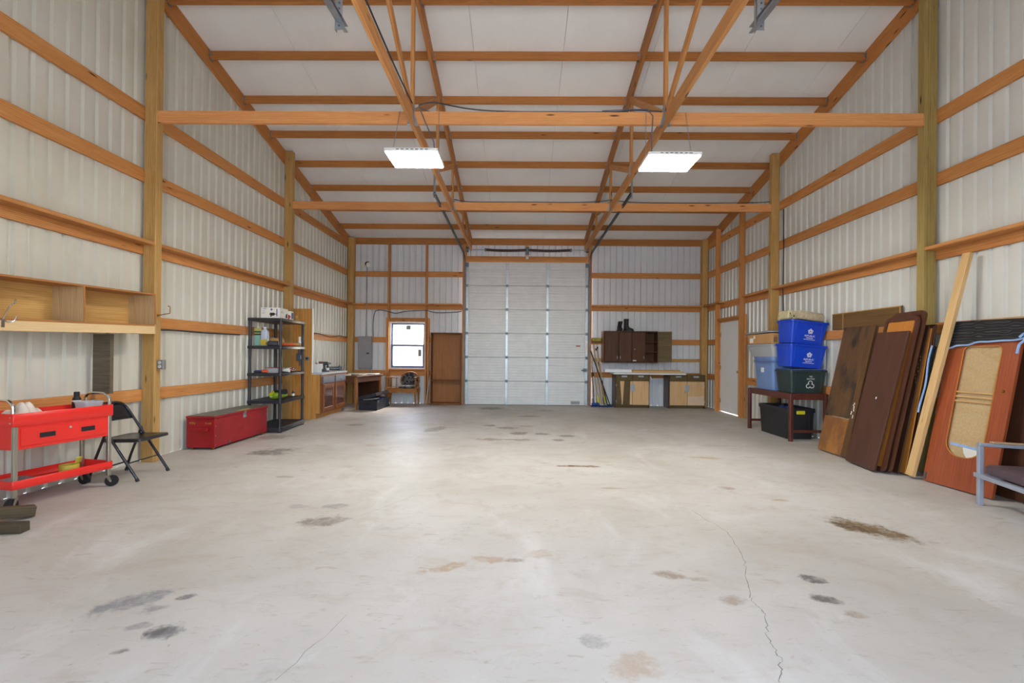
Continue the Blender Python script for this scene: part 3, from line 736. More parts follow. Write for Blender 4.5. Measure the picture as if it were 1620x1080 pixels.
for x in (-1.03, 1.07, -.01):
    mb = MB(); mb.cyl((x-.02, -.09, 3.815), (x+.02, -.09, 3.815), .040, n=14); mb.build('spring_cone', 'steel_dk', d1)
for x in (-hw+.05, hw-.05):
    mb = MB(); mb.cyl((x-.03, -.09, 3.815), (x+.03, -.09, 3.815), .06, n=18).cyl((x-.035, -.09, 3.815), (x-.03, -.09, 3.815), .07, n=18); mb.build('cable_drum', 'steel_dk', d1)
mb = MB(); mb.box(-.03, .03, -.12, -.0, 3.78, 3.86).box(-.045, .045, .045, .052, 3.72, 3.92); mb.build('center_bracket', 'steel_dk', d1)
mb = MB(); mb.box(-.035, .03, -.05, -.047, 3.60, 3.70); tg = mb.build('spring_tag', 'white_paper', d1, smooth=False)
mb = MB(); mb.box(-.03, .025, -.0515, -.0502, 3.67, 3.69); mb.build('heading', 'ink_red', tg, smooth=False)

# ---- tracks of the open front door
d3 = thing('door_3', 'galvanised track ends of the open front door hanging below the roof', 'overhead door', (.172, YF, 0), kind='structure')
for sx, xt in ((-1, -1.62), (1, 1.68)):
    mb = MB(); channel(mb, (xt, .1, 3.62), (xt, 4.92, 3.885), (sx, 0, 0)); channel(mb, (xt, .1, 3.60), (xt, 4.80, 3.86), (0, 0, -1), .04, .03); mb.build('track', 'galv', d3)
    mb = MB(); mb.box(xt-.03, xt+.03, 4.80, 4.803, 3.80, 4.35).box(xt-.03, xt-.028, 4.80, 4.84, 3.80, 4.35); h_ = mb.build('track_hanger', 'galv', d3)
    for q in range(11):
        mb = MB(); mb.cyl((xt+.005, 4.795, 3.83+q*.045), (xt+.005, 4.7995, 3.83+q*.045), .007, n=8); mb.build('punched_hole', 'steel_dk', h_)

# ---- walk door in the right wall
d2 = thing('door_2', 'plain white entry door with brass knob and deadbolt in the right wall', 'door', (4.60, (DY0+DY1)/2, 0), kind='structure')
hd = (DY1-DY0)/2-.022
mb = MB(); mb.box(0, .045, -hd, hd, .014, 2.0205); leaf = mb.build('door_leaf', 'white_paint', d2, .002)
mb = MB(); mb.box(-.03, .05, -hd-.022, -hd-.001, 0, 2.06).box(-.03, .05, hd+.001, hd+.022, 0, 2.06).box(-.03, .05, -hd-.022, hd+.022, 2.021, 2.06); mb.build('jamb', 'pine', d2, .002)
mb = MB(); mb.cyl((0, -hd+.07, .93), (-.02, -hd+.07, .93), .03, n=16).cyl((-.02, -hd+.07, .93), (-.045, -hd+.07, .93), .012, n=12).lathe([(.012, 0), (.026, .008), (.028, .02), (.02, .032), (.004, .036)], 14); 
mb = MB(); mb.cyl((0, -hd+.07, .93), (-.01, -hd+.07, .93), .032, n=16).cyl((-.01, -hd+.07, .93), (-.04, -hd+.07, .93), .012, n=12).cyl((-.04, -hd+.07, .93), (-.05, -hd+.07, .93), .020, .028, n=16).cyl((-.05, -hd+.07, .93), (-.07, -hd+.07, .93), .028, .018, n=16)
mb.build('door_knob', 'brass', leaf)
mb = MB(); mb.cyl((0, -hd+.07, 1.07), (-.018, -hd+.07, 1.07), .03, .026, n=16).box(-.03, -.018, -hd+.066, -hd+.074, 1.052, 1.088); mb.build('deadbolt', 'brass', leaf)
for z in (.25, 1.0, 1.75):
    mb = MB(); mb.cyl((-.008, hd+.004, z-.05), (-.008, hd+.004, z+.05), .009, n=10).box(-.004, 0, hd-.03, hd+.02, z-.05, z+.05); mb.build('hinge', 'brass', d2)

# ================================================================ LAMPS
def shop_light(x0, x1, y0, y1, z, label, cable_pts):
    t = thing('shop_light', label, 'ceiling light', ((x0+x1)/2, (y0+y1)/2, z), 0, 'hanging shop lights')
    a, b = (x1-x0)/2, (y1-y0)/2
    mb = MB(); mb.box(-a, a, -b, b, .012, .045).box(-a+.05, a-.05, -b+.05, b-.05, .045, .07); mb.build('housing', 'white_plastic', t, .004)
    mb = MB(); mb.box(-a+.012, a-.012, -b+.012, b-.012, 0, .0115); mb.build('diffuser', 'led', t, smooth=False)
    mb = MB()
    for i in range(7): mb.box(-a*.55+i*a*.18, -a*.55+i*a*.18+.03, -b-.002, -b+.002, .025, .034)
    mb.build('vent_slots', 'steel_dk', t, smooth=False)['kind'] = 'stuff'
    for sx in (-1, 1):
        mb = MB(); p0 = Vector((sx*(a-.03), 0, .07)); p1 = Vector((sx*(a-.06), Y1+.004-(y0+y1)/2, TZ1-z-.004)); N = 26
        for i in range(N):
            p = p0.lerp(p1, i/N); q = p0.lerp(p1, (i+1.25)/N); mid = (p+q)/2
            m, L = frame(p, q, (0, 1, 0) if i % 2 else (1, 0, 0)); o = mb.M; mb.M = m
            mb.tube([(L*(.5-.5*cos(th)), .006*sin(th), 0) for th in [2*pi*k/8 for k in range(8)]], .0014, 4, True); mb.M = o
        mb.build('chain', 'galv', t)
    mb = MB(); mb.tube([(p[0]-(x0+x1)/2, p[1]-(y0+y1)/2, p[2]-z) for p in cable_pts], .006, 6); mb.build('cord', 'cable_grey', t)
    return t
shop_light(-1.43, -.87, 4.74, 5.16, 3.35, 'lit rectangular shop light hanging by chains beside the left truss',
           [(-.95, 5.0, 3.42), (-.97, 5.06, 3.6), (-1.08, 5.10, 3.85), (-1.14, 5.08, 4.0), (-1.16, 5.3, 4.1), (-1.15, 6.2, 4.5), (-1.2, 6.9, 4.9)])
shop_light(1.33, 1.89, 4.80, 5.23, 3.35, 'lit rectangular shop light hanging by chains beside the right truss',
           [(1.42, 5.0, 3.42), (1.44, 5.08, 3.7), (1.46, 5.10, 3.92), (1.40, 5.11, 4.0), (1.25, 5.125, 4.005), (.9, 5.128, 3.99)])
def cable(label, pts, r=.007, mat='cable'):
    o = MB().tube(pts, r, 6).build('cable', mat); tag(o, label, 'cable'); return o
def smooth_pts(pts, n=6):
    P = [Vector(p) for p in pts]; out = []
    for i in range(len(P)-1):
        a, b, c, d = P[max(i-1, 0)], P[i], P[i+1], P[min(i+2, len(P)-1)]
        for k_ in range(n):
            t = k_/n; out.append(.5*((2*b)+(c-a)*t+(2*a-5*b+4*c-d)*t*t+(3*b-a-3*c+d)*t**3))
    return out+[P[-1]]
cable('dark cable lying along the top of the nearer tie beam between trusses', smooth_pts([(TL+.06, 5.16, 4.06), (-1.0, 5.17, 4.10), (-.6, 5.15, 4.02), (-.2, 5.145, 3.99), (.4, 5.145, 3.987), (1.0, 5.145, 3.988), (1.3, 5.15, 4.01), (TR-.03, 5.16, 4.0)]))
cable('dark cable lying along the top of the farther tie beam', smooth_pts([(TL+.03, 8.22, 4.03), (-.9, 8.22, 3.99), (0, 8.22, 3.991), (1.0, 8.22, 3.991), (TR-.14, 8.19, 4.006), (TR-.02, 8.14, 4.01), (TR+.12, 8.18, 4.006), (2.2, 8.22, 3.991), (3.4, 8.22, 3.991), (4.2, 8.22, 4.006), (4.46, 8.25, 4.03)]))
cable('dark cable running along the left truss chord towards the roof ridge', smooth_pts([(TL+.028, 5.0, 4.0), (TL+.027, 4.5, 3.97), (TL+.027, 4.0, 3.962), (TL+.027, 3.0, 3.964), (TL+.027, 2.0, 3.962)]), .008)
cable('dark cable hanging down the right wall beside the farther post', smooth_pts([(4.60, 8.06, 3.84), (4.60, 8.05, 3.0), (4.60, 8.06, 2.4), (4.60, 8.04, 2.0), (4.598, 8.0, 1.6), (4.60, 8.1, 1.35)]), .009)
cable('dark cable looping from the breaker panel under the far wall girt', smooth_pts([(-3.66, 11.405, 1.66), (-3.665, 11.40, 2.0), (-3.62, 11.40, 2.27), (-3.52, 11.40, 2.325), (-3.34, 11.265, 2.30), (-3.22, 11.265, 2.27), (-3.05, 11.27, 2.24), (-2.8, 11.27, 2.29), (-2.34, 11.265, 2.31), (-2.25, 11.265, 2.30), (-2.05, 11.39, 2.27), (-1.6, 11.40, 2.29), (-1.45, 11.40, 2.32)]), .010)
cable('dark cable drooping along the girt of the far left wall bay', smooth_pts([(-4.25, 8.8, 1.62), (-4.25, 9.6, 1.655), (-4.25, 10.2, 1.60), (-4.25, 10.8, 1.65), (-4.25, 11.2, 1.62)]), .008)

# ================================================================ LEFT WALL: shelf cabinet and cart
sc_len = 2.3
t = thing('wall_shelf', 'long open oak-veneer box shelf mounted on the left wall above the red cart', 'shelf', (-4.262, 4.96, 1.443), 0, rx=radians(1.6))
D_, H_ = .292, .437
mb = MB(); mb.box(0, D_, -sc_len, 0, H_-.018, H_); mb.build('top_board', 'oak_edge', t, .002)
mb = MB(); mb.box(.002, D_-.004, -sc_len, -.018, .083, .10); mb.build('bottom_board', 'oak_edge', t, .002)
mb = MB(); mb.box(D_-.022, D_, -sc_len, -.018, 0, .0825); mb.build('fascia', 'oak_light', t, .002, label='pale front fascia board')
mb = MB(); mb.box(0, .006, -sc_len, -.018, .10, H_-.018); mb.build('back_panel', 'oak_x', t, smooth=False)
for y in (-.018, -.83, -1.6, -sc_len):
    mb = MB(); mb.box(.006, D_-.004, y, y+.018, 0 if y == -.018 else .10, H_-.018); mb.build('end_panel' if y in (-.018, -sc_len) else 'divider', 'oak_z', t, smooth=False)
    mb = MB(); mb.box(D_-.004, D_, y, y+.018, .10, H_-.018); mb.build('edge_strip', 'oak_edge', t, smooth=False)
t = thing('coat_hook', 'chrome double hook screwed to the front of the oak wall shelf', 'hook', (-3.969, 3.47, 1.45))
mb = MB(); mb.box(-.002, .003, -.012, .012, -.02, .05); mb.build('plate', 'chrome', t)
mb = MB(); mb.tube(smooth_pts([(.003, 0, .04), (.03, .01, .02), (.055, .03, .03), (.06, .045, .07)]), .005, 8); mb.build('lower_hook', 'chrome', t)
mb = MB(); mb.tube(smooth_pts([(.003, 0, .045), (.03, 0, .10), (.05, .01, .15), (.06, .03, .17), (.05, .045, .20)]), .005, 8); mb.build('upper_hook', 'chrome', t)
o = lumber('support_board', None, (-4.172, 4.545, .826), (-4.172, 4.545, 1.42), .04, .18, 'grey_wood', (1, 0, 0)); 
tag(o, 'grey weathered upright board propping the oak wall shelf', 'board')
t = thing('wall_hook', 'brass L-shaped hook sticking out of the nearer left post', 'hook', (XL, 5.17, 1.66))
mb = MB(); mb.tube([(0, 0, 0), (.10, 0, .02), (.135, 0, .025), (.14, 0, .035), (.14, 0, .10), (.13, 0, .108), (.115, 0, .108)], .005, 8).cyl((-.001, 0, 0), (.004, 0, 0), .016); mb.build('hook_rod', 'brass', t)
t = thing('outlet_box', 'grey metal double outlet box on the nearer left post', 'outlet', (XL+.001, 5.16, 1.05))
mb = MB(); mb.box(0, .072, 0, .05, 0, .105); mb.build('box', 'outlet_grey', t, .004)
for z in (.03, .075):
    mb = MB(); mb.cyl((.036, -.001, z), (.036, -.006, z), .017, n=16); s_ = mb.build('socket', 'white_plastic', t)
    mb = MB(); mb.box(.030, .032, -.0068, -.0055, z-.004, z+.006).box(.040, .042, -.0068, -.0055, z-.004, z+.006); mb.build('slots', 'ink', s_, smooth=False)
cable('thin dark cable stapled under the left wall girt past the post', smooth_pts([(-4.25, 5.26, 1.50), (-4.25, 5.6, 1.512), (-4.25, 6.1, 1.505), (-4.25, 6.9, 1.512)]), .009)

def cart():
    ang = atan2(.982, .187)-pi/2
    t = thing('utility_cart', 'red steel utility cart with drawer and chrome handles by the left wall', 'cart', (-4.02, 3.90, 0), ang)
    LX, LY = .155, .345          # legs: across (local x, room side is +x), along (local y)
    WX, WY = LX+.02, LY+.025
    def tray(name, z0, z1):
        mb = MB(); mb.loops([[(x, y, z) for x, y in rrect(-WX, WX, -WY, WY, .006, 1)] for z in (z0, z1)]+
                            [[(x, y, z) for x, y in rrect(-WX+.004, WX-.004, -WY+.004, WY-.004, .006, 1)] for z in (z1, z0+.004)])
        return mb.build(name, 'red', t, .0015)
    tray('top_tray', .655, .757); tray('bottom_tray', .165, .232)
    mb = MB(); mb.box(-WX+.02, WX-.012, -WY+.02, WY-.02, .47, .6545); mb.build('drawer_case', 'red', t, .002)
    mb = MB(); mb.box(WX-.0115, WX-.004, -WY+.055, WY-.055, .495, .635); dr = mb.build('drawer', 'red', t, .002)
    for y in (-.14, .16):
        mb = MB(); mb.box(WX-.0045, WX-.001, y-.055, y+.055, .545, .585); mb.build('handle', 'rubber', dr, .002, label='black recessed pull')
    mb = MB(); mb.cyl((WX-.004, .02, .60), (WX+.002, .02, .60), .011, n=12); mb.build('lock', 'chrome', dr)
    for sx in (-1, 1):
        for sy in (-1, 1):
            x, y = sx*LX, sy*LY
            mb = MB(); mb.box(x-.014, x+.014, y-.014, y+.014, .10, .654); mb.build('leg', 'cart_leg', t, .002)
            a = {(1, 1): .5, (1, -1): -1.2, (-1, 1): .2, (-1, -1): .4}[(sx, sy)]
            c = part_empty('caster', t, (x, y, 0)); c.rotation_euler.z = a
            mb = MB(); mb.box(-.02, .02, -.02, .02, .098, .102).prism([(-.016, .098), (.016, .098), (.034, .05), (.020, .044)], -.020, -.017, 'Y').prism([(-.016, .098), (.016, .098), (.034, .05), (.020, .044)], .017, .020, 'Y'); mb.build('fork', 'cart_leg', c)
            mb = MB(); mb.cyl((.026, -.014, .05), (.026, .014, .05), .05, n=20); mb.build('wheel', 'rubber', c)
            mb = MB(); mb.cyl((.026, -.022, .05), (.026, .022, .05), .009, n=10); mb.build('axle', 'chrome', c)
        
    for sy in (-1, 1):
        y = sy*(LY+.008)
        mb = MB(); mb.tube(smooth_pts([(-LX+.02, y, .70), (-LX+.02, y, .81), (-LX+.05, y, .85), (-LX+.09, y, .858), (LX-.09, y, .858), (LX-.05, y, .85), (LX-.01, y, .81), (LX-.01, y, .70)]), .0125, 10); mb.build('handle', 'chrome', t, label='chrome push handle')
        for q in range(2):
            for sx in (-1, 1):
                mb = MB(); mb.cyl((sx*(WX-.02), sy*(WY+.001), .685+q*.045), (sx*(WX-.02), sy*(WY+.006), .685+q*.045), .007, n=8); mb.build('bolt', 'chrome', t)
    return t, Matrix.Translation((-4.02, 3.90, 0)) @ Matrix.Rotation(ang, 4, 'Z'), ang
ct, CM, cang = cart()
def on_cart(p): return CM @ Vector(p)
# things lying in the cart
mb = MB(); mb.grid(26, 24, lambda u, v: (-.11+.22*u, -.20+.26*v, .678+sin(pi*u)**.6*sin(pi*v)**.6*(.105+.035*sin(9*u+4*v)+.022*sin(21*v-7*u)+.03*sin(6*v))))
o = mb.build('rag', 'rag', None, solid=.012); o.location = on_cart((0, -.12, 0)); o.rotation_euler.z = cang; tag(o, 'crumpled off-white work gloves in the top tray of the cart', 'gloves')
mb = MB(); mb.blob((0, 0, .035), (.042, .055, .035), 4, .25, 14, 8, -.032)
o = mb.build('rag', 'rag'); o.location = on_cart((.05, .085, .6595)); o.rotation_euler.z = cang; tag(o, 'balled white rag in the middle of the cart top tray', 'rag')
t = thing('plastic_tub', 'clear takeaway tub of small parts in the cart top tray', 'container', on_cart((.04, .26, .6597)), cang)
mb = MB(); mb.tub(-.075, .075, -.09, .09, 0, .135, .02, .002, .005, .01, .03); mb.build('tub', 'clear_plastic', t)
mb = MB(); mb.blob((0, 0, .06), (.05, .06, .045), 3, .2); mb.build('contents', 'tan', t)
t = thing('spray_bottle', 'black capped bottle standing in the cart top tray by the handle', 'bottle', on_cart((-.12, .27, .6597)), cang)
mb = MB(); mb.lathe([(.03, 0), (.033, .01), (.033, .13), (.028, .16), (.02, .17)], 14); mb.build('body', 'rubber', t)
mb = MB(); mb.lathe([(.0335, .125), (.0335, .137)], 14); mb.build('band', 'white_plastic', t, label='white band')
mb = MB(); mb.lathe([(.019, .17), (.021, .172), (.021, .21), (.018, .214)], 14); mb.build('cap', 'rubber', t)
t = thing('wrench', 'steel wrench with blue grip among the gloves on the cart', 'wrench', on_cart((.142, -.04, .668)), cang+1.6, ry=0)
mb = MB(); mb.box(-.10, .05, -.011, .011, 0, .008).cyl((-.11, 0, 0), (-.11, 0, .009), .02, n=12); mb.build('shank', 'galv', t, .002)
mb = MB(); mb.box(.0, .10, -.014, .014, -.004, .012); mb.build('grip', 'ink_blue', t, .003)
t = thing('tape_roll', 'roll of yellow tape standing in the cart bottom tray', 'tape', on_cart((.05, .10, .1697)), cang)
mb = MB(); mb.loops([[(r*cos(2*pi*i/24), r*sin(2*pi*i/24), z) for i in range(24)] for r, z in ((.068, 0), (.068, .085), (.042, .085), (.042, 0))], closed=True); mb.build('roll', 'tape_yellow', t)
mb = MB(); mb.grid(6, 2, lambda u, v: (.03+.02*u, .02+.05*v, .086+.06*u)); mb.build('loose_end', 'tape_yellow', t, solid=.001)
t = thing('pry_bar', 'black steel bar lying in the cart bottom tray', 'bar', on_cart((.10, -.09, .182)), cang+1.6)
mb = MB(); mb.cyl((-.16, 0, 0), (.12, 0, 0), .011, n=10); mb.build('grip', 'rubber', t)
mb = MB(); mb.cyl((-.26, 0, 0), (-.16, 0, 0), .007, n=8); mb.build('shaft', 'chrome', t)
mb = MB(); mb.grid(8, 5, lambda u, v: (-.02+.04*v+.010*sin(6*u), .17+.16*u, .205+.010*sin(9*u+2*v)))
o = mb.build('blue_strap', 'ink_blue', None, solid=.012); o.location = on_cart((.11, 0, -.004)); o.rotation_euler.z = cang; tag(o, 'blue plastic strip lying in the cart bottom tray by the wheel', 'strip')
t = thing('metal_pan', 'shallow steel pan at the near end of the cart bottom tray', 'pan', on_cart((-.05, -.22, .1697)), cang)
mb = MB(); mb.tub(-.1, .1, -.1, .1, 0, .03, .02, .002, .004, .006, .03); mb.build('pan', 'galv', t)

# ---- folding chair
def folding_chair():
    t = thing('folding_chair', 'black steel folding chair behind the red cart by the post', 'chair', (-3.67, 4.572, 0), radians(3))
    M_ = 'black_metal'; hw_ = .225
    P = lambda s, sy: (s[0], sy*s[1], s[2])
    fr = [(0, .205, .012), (-.20, .205, .32), (-.36, .20, .57), (-.42, .19, .67), (-.445, .15, .715), (-.45, .09, .73)]
    for sy in (-1, 1):
        mb = MB(); mb.tube(smooth_pts([P(p, sy) for p in fr], 4), .0125, 10); mb.build('leg', M_, t, label='front leg running up into the back frame')
        mb = MB(); mb.tube([(-.44, sy*.225, .012), (-.40, sy*.225, .16), (-.29, sy*.225, .46)], .012, 8); mb.build('leg', M_, t, label='rear leg')
        MB().cyl((.004, sy*.205, 0), (-.012, sy*.205, .025), .016, n=10).build('foot_cap', 'rubber', t); MB().cyl((-.44, sy*.225, 0), (-.437, sy*.225, .025), .016, n=10).build('foot_cap', 'rubber', t)
        mb = MB(); mb.tube([(-.29, sy*.215, .47), (-.27, sy*.215, .43)], .008, 6); mb.build('hinge_link', M_, t)
    mb = MB(); mb.tube([(-.45, -.09, .73), (-.452, 0, .732), (-.45, .09, .73)], .0125, 10); mb.build('top_rail', M_, t)
    mb = MB(); mb.tube([(-.42, -.225, .10), (-.42, .225, .10)], .008, 8); mb.build('stretcher', M_, t)
    mb = MB(); mb.tube([(-.10, -.2, .17), (-.10, .2, .17)], .007, 8); mb.build('stretcher', M_, t)
    mb = MB(); mb.grid(13, 7, lambda u, v: (-.355-.09*v-.035*sin(pi*u)-.0*v, (-.195+.39*u)*(1-.35*max(0, v-.5)), .555+.165*v-.0*u)); mb.build('backrest', M_, t, solid=.004)
    lp = lambda z, e: [(x, y, z+.012*((x+.2)/.2)**2) for x, y in rrect(-.36+e, .03-e, -.2+e, .2-e, .06, 4)]
    mb = MB(); mb.loops([lp(.365, .008), lp(.368, 0), lp(.392, 0), lp(.400, .012), lp(.397, .03)]); mb.build('seat', M_, t)
folding_chair()

# ---- timber blocks in the left foreground
o = lumber('timber_block', None, (-3.655, 3.43, .044), (-3.95, 3.02, .126), .085, .075, 'block_wood', bev=.005); tag(o, 'weathered timber block leaning on the other by the cart wheel', 'timber')
o = lumber('timber_block', None, (-3.40, 3.13, .034), (-4.1, 3.02, .034), .075, .066, 'block_wood', bev=.005); tag(o, 'weathered timber block lying flat on the floor nearest the camera', 'timber')

# ---- red chest
t = thing('tool_chest', 'long red wooden chest with worn dark lid by the left wall', 'chest', (-4.235, 5.79, 0))
CW, CL = .365, 1.21
mb = MB(); mb.box(0, CW, 0, CL, .03, .40); mb.build('body', 'chest_red', t, .004)
mb = MB(); mb.box(-.004, CW+.010, -.010, CL+.01, .4005, .430); lid = mb.build('lid', 'chest_red', t, .004)
mb = MB(); mb.box(.012, CW-.006, .01, CL-.01, .4302, .4345); mb.build('lid_top', 'chest_top', lid, label='scuffed grey-green top surface')
mb = MB(); mb.box(.30, .36, .55, .80, .4346, .437); mb.build('strip', 'tape_yellow', lid, smooth=False)
mb = MB(); mb.box(.06, .29, -.04, -.0005, .24, .285); mb.build('handle', 'chest_red', t, .006, label='red wooden grip bar on the end')
mb = MB(); mb.box(CW+.0005, CW+.006, .60, .66, .33, .40).box(CW+.0105, CW+.014, .605, .655, .385, .43).cyl((CW+.006, .63, .355), (CW+.028, .63, .355), .011, n=10); mb.build('hasp', 'galv', t)
mb = MB(); mb.box(CW+.0005, CW+.008, .28, .31, .04, .075); mb.build('catch', 'steel_dk', t)
mb = MB()
for z in (.06, .18, .30, .38): mb.cyl((CW+.0002, .02, z), (CW+.004, .02, z), .006, n=8).cyl((CW+.0002, CL-.02, z), (CW+.004, CL-.02, z), .006, n=8)
mb.build('screws', 'galv', t)['kind'] = 'stuff'
for x in (.06, CW-.05):
    for y in (.05, CL-.06):
        mb = MB(); mb.cyl((x-.01, y, .0185), (x+.01, y, .0185), .0185, n=14).box(x-.012, x+.012, y-.01, y+.01, .024, .03); mb.build('caster', 'brass', t)
mb = MB(); rnd = random.Random(5)
for x0 in (.04, .245):
    for i in range(4):
        x = x0+i*.02; mb.box(x, x+.012, -.0008, .0001, .335+rnd.uniform(-.008, .008), .342+rnd.uniform(0, .012)).box(x+.003, x+.007, -.0008, .0001, .325, .345)
mb.build('worn_lettering', 'gold_print', t, smooth=False)['kind'] = 'stuff'

# ---- black resin shelving unit
PX, PY, prz = -3.685, 7.06, radians(4.0)
SHZ = [.085, .500, .927, 1.351, 1.783]
t = thing('shelving_unit', 'black resin five-tier shelving unit next to the red chest', 'shelving', (PX, PY, 0), prz)
SW, SD = .53, .93                     # local: x from -SW to 0, y from 0 to SD
for i, z in enumerate(SHZ):
    mb = MB(); h = .046 if i else .066
    def lp(e, zz): return [(x+(.03*sin(pi*max(0, min(1, y/SD))) if x > -.1 else 0), y, zz) for x, y in rrect(-SW+e, -e, e, SD-e, .03, 3)]
    lpts = lambda e, zz: [p for p in lp(e, zz)]
    mb.loops([lpts(.004, z-h), lpts(0, z-h+.004), lpts(0, z-.004), lpts(.004, z), lpts(.03, z), lpts(.03, z-.02)], True, False)
    for k_ in range(17):
        y = .04+k_*(SD-.09)/16; mb.box(-SW+.028, -.028, y, y+.03, z-.026, z-.006)
    sh_o = mb.build('shelf', 'black_plastic', t)
for x, y in ((-.035, .035), (-SW+.035, .035), (-.035, SD-.035), (-SW+.035, SD-.035)):
    for i in range(4):
        mb = MB(); z0 = SHZ[i]-.004; z1 = SHZ[i+1]-.04
        mb.lathe([(.026, z0), (.024, z0+.03), (.021, (z0+z1)/2), (.024, z1-.02), (.026, z1)], 12, (x, y, 0)); mb.build('post', 'black_plastic', t)
    mb = MB(); mb.lathe([(.03, 0), (.03, .02)], 12, (x, y, 0)); mb.build('foot', 'black_plastic', t)
SMx = Matrix.Translation((PX, PY, 0)) @ Matrix.Rotation(prz, 4, 'Z')
def on_sh(x, y, i): return SMx @ Vector((x, y, SHZ[i]+.001-(.006 if False else 0)))
# top shelf
t = thing('carton', 'white printed tool carton on top of the black shelving unit', 'box', on_sh(-.345, .05, 4), prz)
mb = MB(); mb.box(0, .285, 0, .30, 0, .165); mb.build('carton_body', 'white_paper', t, .002)
mb = MB(); mb.prism([(.13, .05), (.14, .085), (.20, .085), (.215, .07), (.24, .07), (.24, .062), (.215, .06), (.20, .04), (.165, .038), (.16, .02), (.145, .02), (.145, .045)], -.0012, -.0002, 'Y'); mb.build('tool_picture', 'ink', t, smooth=False, label='black printed picture of a tool')
mb = MB()
for zz, x0, x1 in ((.15, .03, .08), (.14, .03, .09), (.115, .02, .06), (.09, .02, .07), (.07, .02, .055)): mb.box(x0, x1, -.001, -.0002, zz, zz+.004)
mb.cyl((.16, -.001, .135), (.16, -.0002, .135), .016, n=14).box(.235, .25, -.001, -.0002, .03, .145); mb.build('blue_print', 'ink_blue', t, smooth=False)
mb = MB(); mb.box(.2852, .2862, .03, .12, .11, .114).box(.2852, .2862, .03, .14, .09, .094).prism([(.2, .02), (.27, .02), (.27, .09), (.22, .08)], .2852, .2862, 'X'); mb.build('side_print', 'ink', t, smooth=False)
t = thing('small_carton', 'small red and white product carton on top of the shelving unit', 'box', on_sh(-.17, .42, 4), prz)
mb = MB(); mb.box(0, .13, 0, .09, 0, .145); mb.build('carton_body', 'white_paper', t, .002)
mb = MB(); mb.blob((.07, -.001, .045), (.045, .0012, .04), 2, .25, 14, 8); mb.build('red_picture', 'ink_red', t, smooth=False)
mb = MB(); mb.box(.0, .03, -.001, -.0001, .03, .13).box(.1301, .131, .01, .08, .02, .12); mb.build('blue_print', 'ink_blue', t, smooth=False)
t = thing('ornament', 'small tan knick-knack standing at the far end of the top shelf', 'ornament', on_sh(-.10, .78, 4), prz)
mb = MB(); mb.lathe([(.03, 0), (.03, .012), (.012, .02), (.014, .05), (.024, .065), (.02, .085), (.010, .10)], 12); mb.tube([(.0, .0, .06), (.03, 0, .03), (.05, 0, .01)], .008, 6); mb.build('figure', 'tan', t)
# second shelf
t = thing('tall_can', 'tall teal labelled can on the second shelf of the shelving unit', 'can', on_sh(-.415, .115, 3), prz)
mb = MB(); mb.box(-.045, .045, -.03, .03, 0, .28); mb.build('can_body', paint('teal_label', rgb(140, 186, 176), .4), t, .006)
mb = MB(); mb.box(-.0455, .0455, -.0306, .0306, .165, .23); mb.build('dark_band', paint('dark_teal', rgb(34, 66, 70), .4), t, smooth=False)
mb = MB(); mb.box(-.0457, .0457, -.0308, .0308, .235, .27).box(-.0457, .0457, -.0309, .0309, .19, .205); mb.build('yellow_band', 'tape_yellow', t, smooth=False)
mb = MB(); mb.cyl((0, 0, .28), (0, 0, .30), .016, n=12); mb.build('cap', 'white_plastic', t)
t = thing('plastic_jug', 'clear plastic jug beside the teal can on the second shelf', 'jug', on_sh(-.31, .12, 3), prz)
mb = MB(); mb.loops([[(x, y, z) for x, y in rrect(-.05*s_, .05*s_, -.045*s_, .045*s_, .02*s_, 3)] for s_, z in ((.94, 0), (1, .01), (1, .2), (.9, .23), (.4, .26), (.36, .28))]); mb.build('jug_body', 'clear_jug', t)
mb = MB(); mb.box(-.051, .051, -.0466, -.0455, .01, .10); mb.build('jug_label', 'tape_yellow', t, smooth=False)
mb = MB(); mb.cyl((0, 0, .28), (0, 0, .296), .021, n=12); mb.build('cap', 'white_plastic', t)
t = thing('paper_roll', 'thick kraft paper roll lying on the second shelf', 'paper roll', on_sh(-.37, .34, 3)+Vector((0, 0, .069)), prz+radians(50))
mb = MB(); mb.loops([[(x, r*cos(2*pi*i/20), r*sin(2*pi*i/20)) for i in range(20)] for x, r in ((-.16, .066), (.24, .066), (.24, .060), (.235, .060), (.235, .02), (-.16, .02))], closed=True); mb.build('roll', 'kraft', t)
t = thing('paper_roll', 'thin kraft paper roll at the front of the second shelf', 'paper roll', on_sh(-.115, .47, 3)+Vector((0, 0, .031)), prz+radians(70))
mb = MB(); mb.loops([[(x, r*cos(2*pi*i/16), r*sin(2*pi*i/16)) for i in range(16)] for x, r in ((-.1, .03), (.28, .03), (.28, .018), (-.1, .018))], closed=True); mb.build('roll', 'kraft', t)
t = thing('tool_case', 'black plastic tool case lying on the second shelf', 'case', on_sh(-.165, .075, 3), prz+radians(12))
mb = MB(); mb.box(-.07, .08, -.05, .06, 0, .075); mb.build('case_body', 'black_plastic', t, .01)
mb = MB(); mb.tube(smooth_pts([(-.07, -.045, .04), (-.085, -.055, .055), (-.09, -.055, .03), (-.07, -.045, .02)]), .005, 6); mb.build('latch', 'brass', t)
t = thing('caulk_gun', 'orange caulking gun on the second shelf near its front edge', 'tool', on_sh(-.065, .34, 3)+Vector((0, 0, .026)), prz+radians(75))
mb = MB(); mb.cyl((-.12, 0, 0), (.14, 0, 0), .024, n=12).cyl((.14, 0, 0), (.2, 0, 0), .008, n=8).box(-.16, -.12, -.01, .01, -.024, .02); mb.build('barrel', 'orange', t)
t = thing('white_bottle', 'slim white bottle at the far end of the second shelf', 'bottle', on_sh(-.05, .80, 3), prz)
mb = MB(); mb.lathe([(.022, 0), (.024, .005), (.024, .09), (.02, .1)], 12); mb.build('bottle_body', 'white_plastic', t)
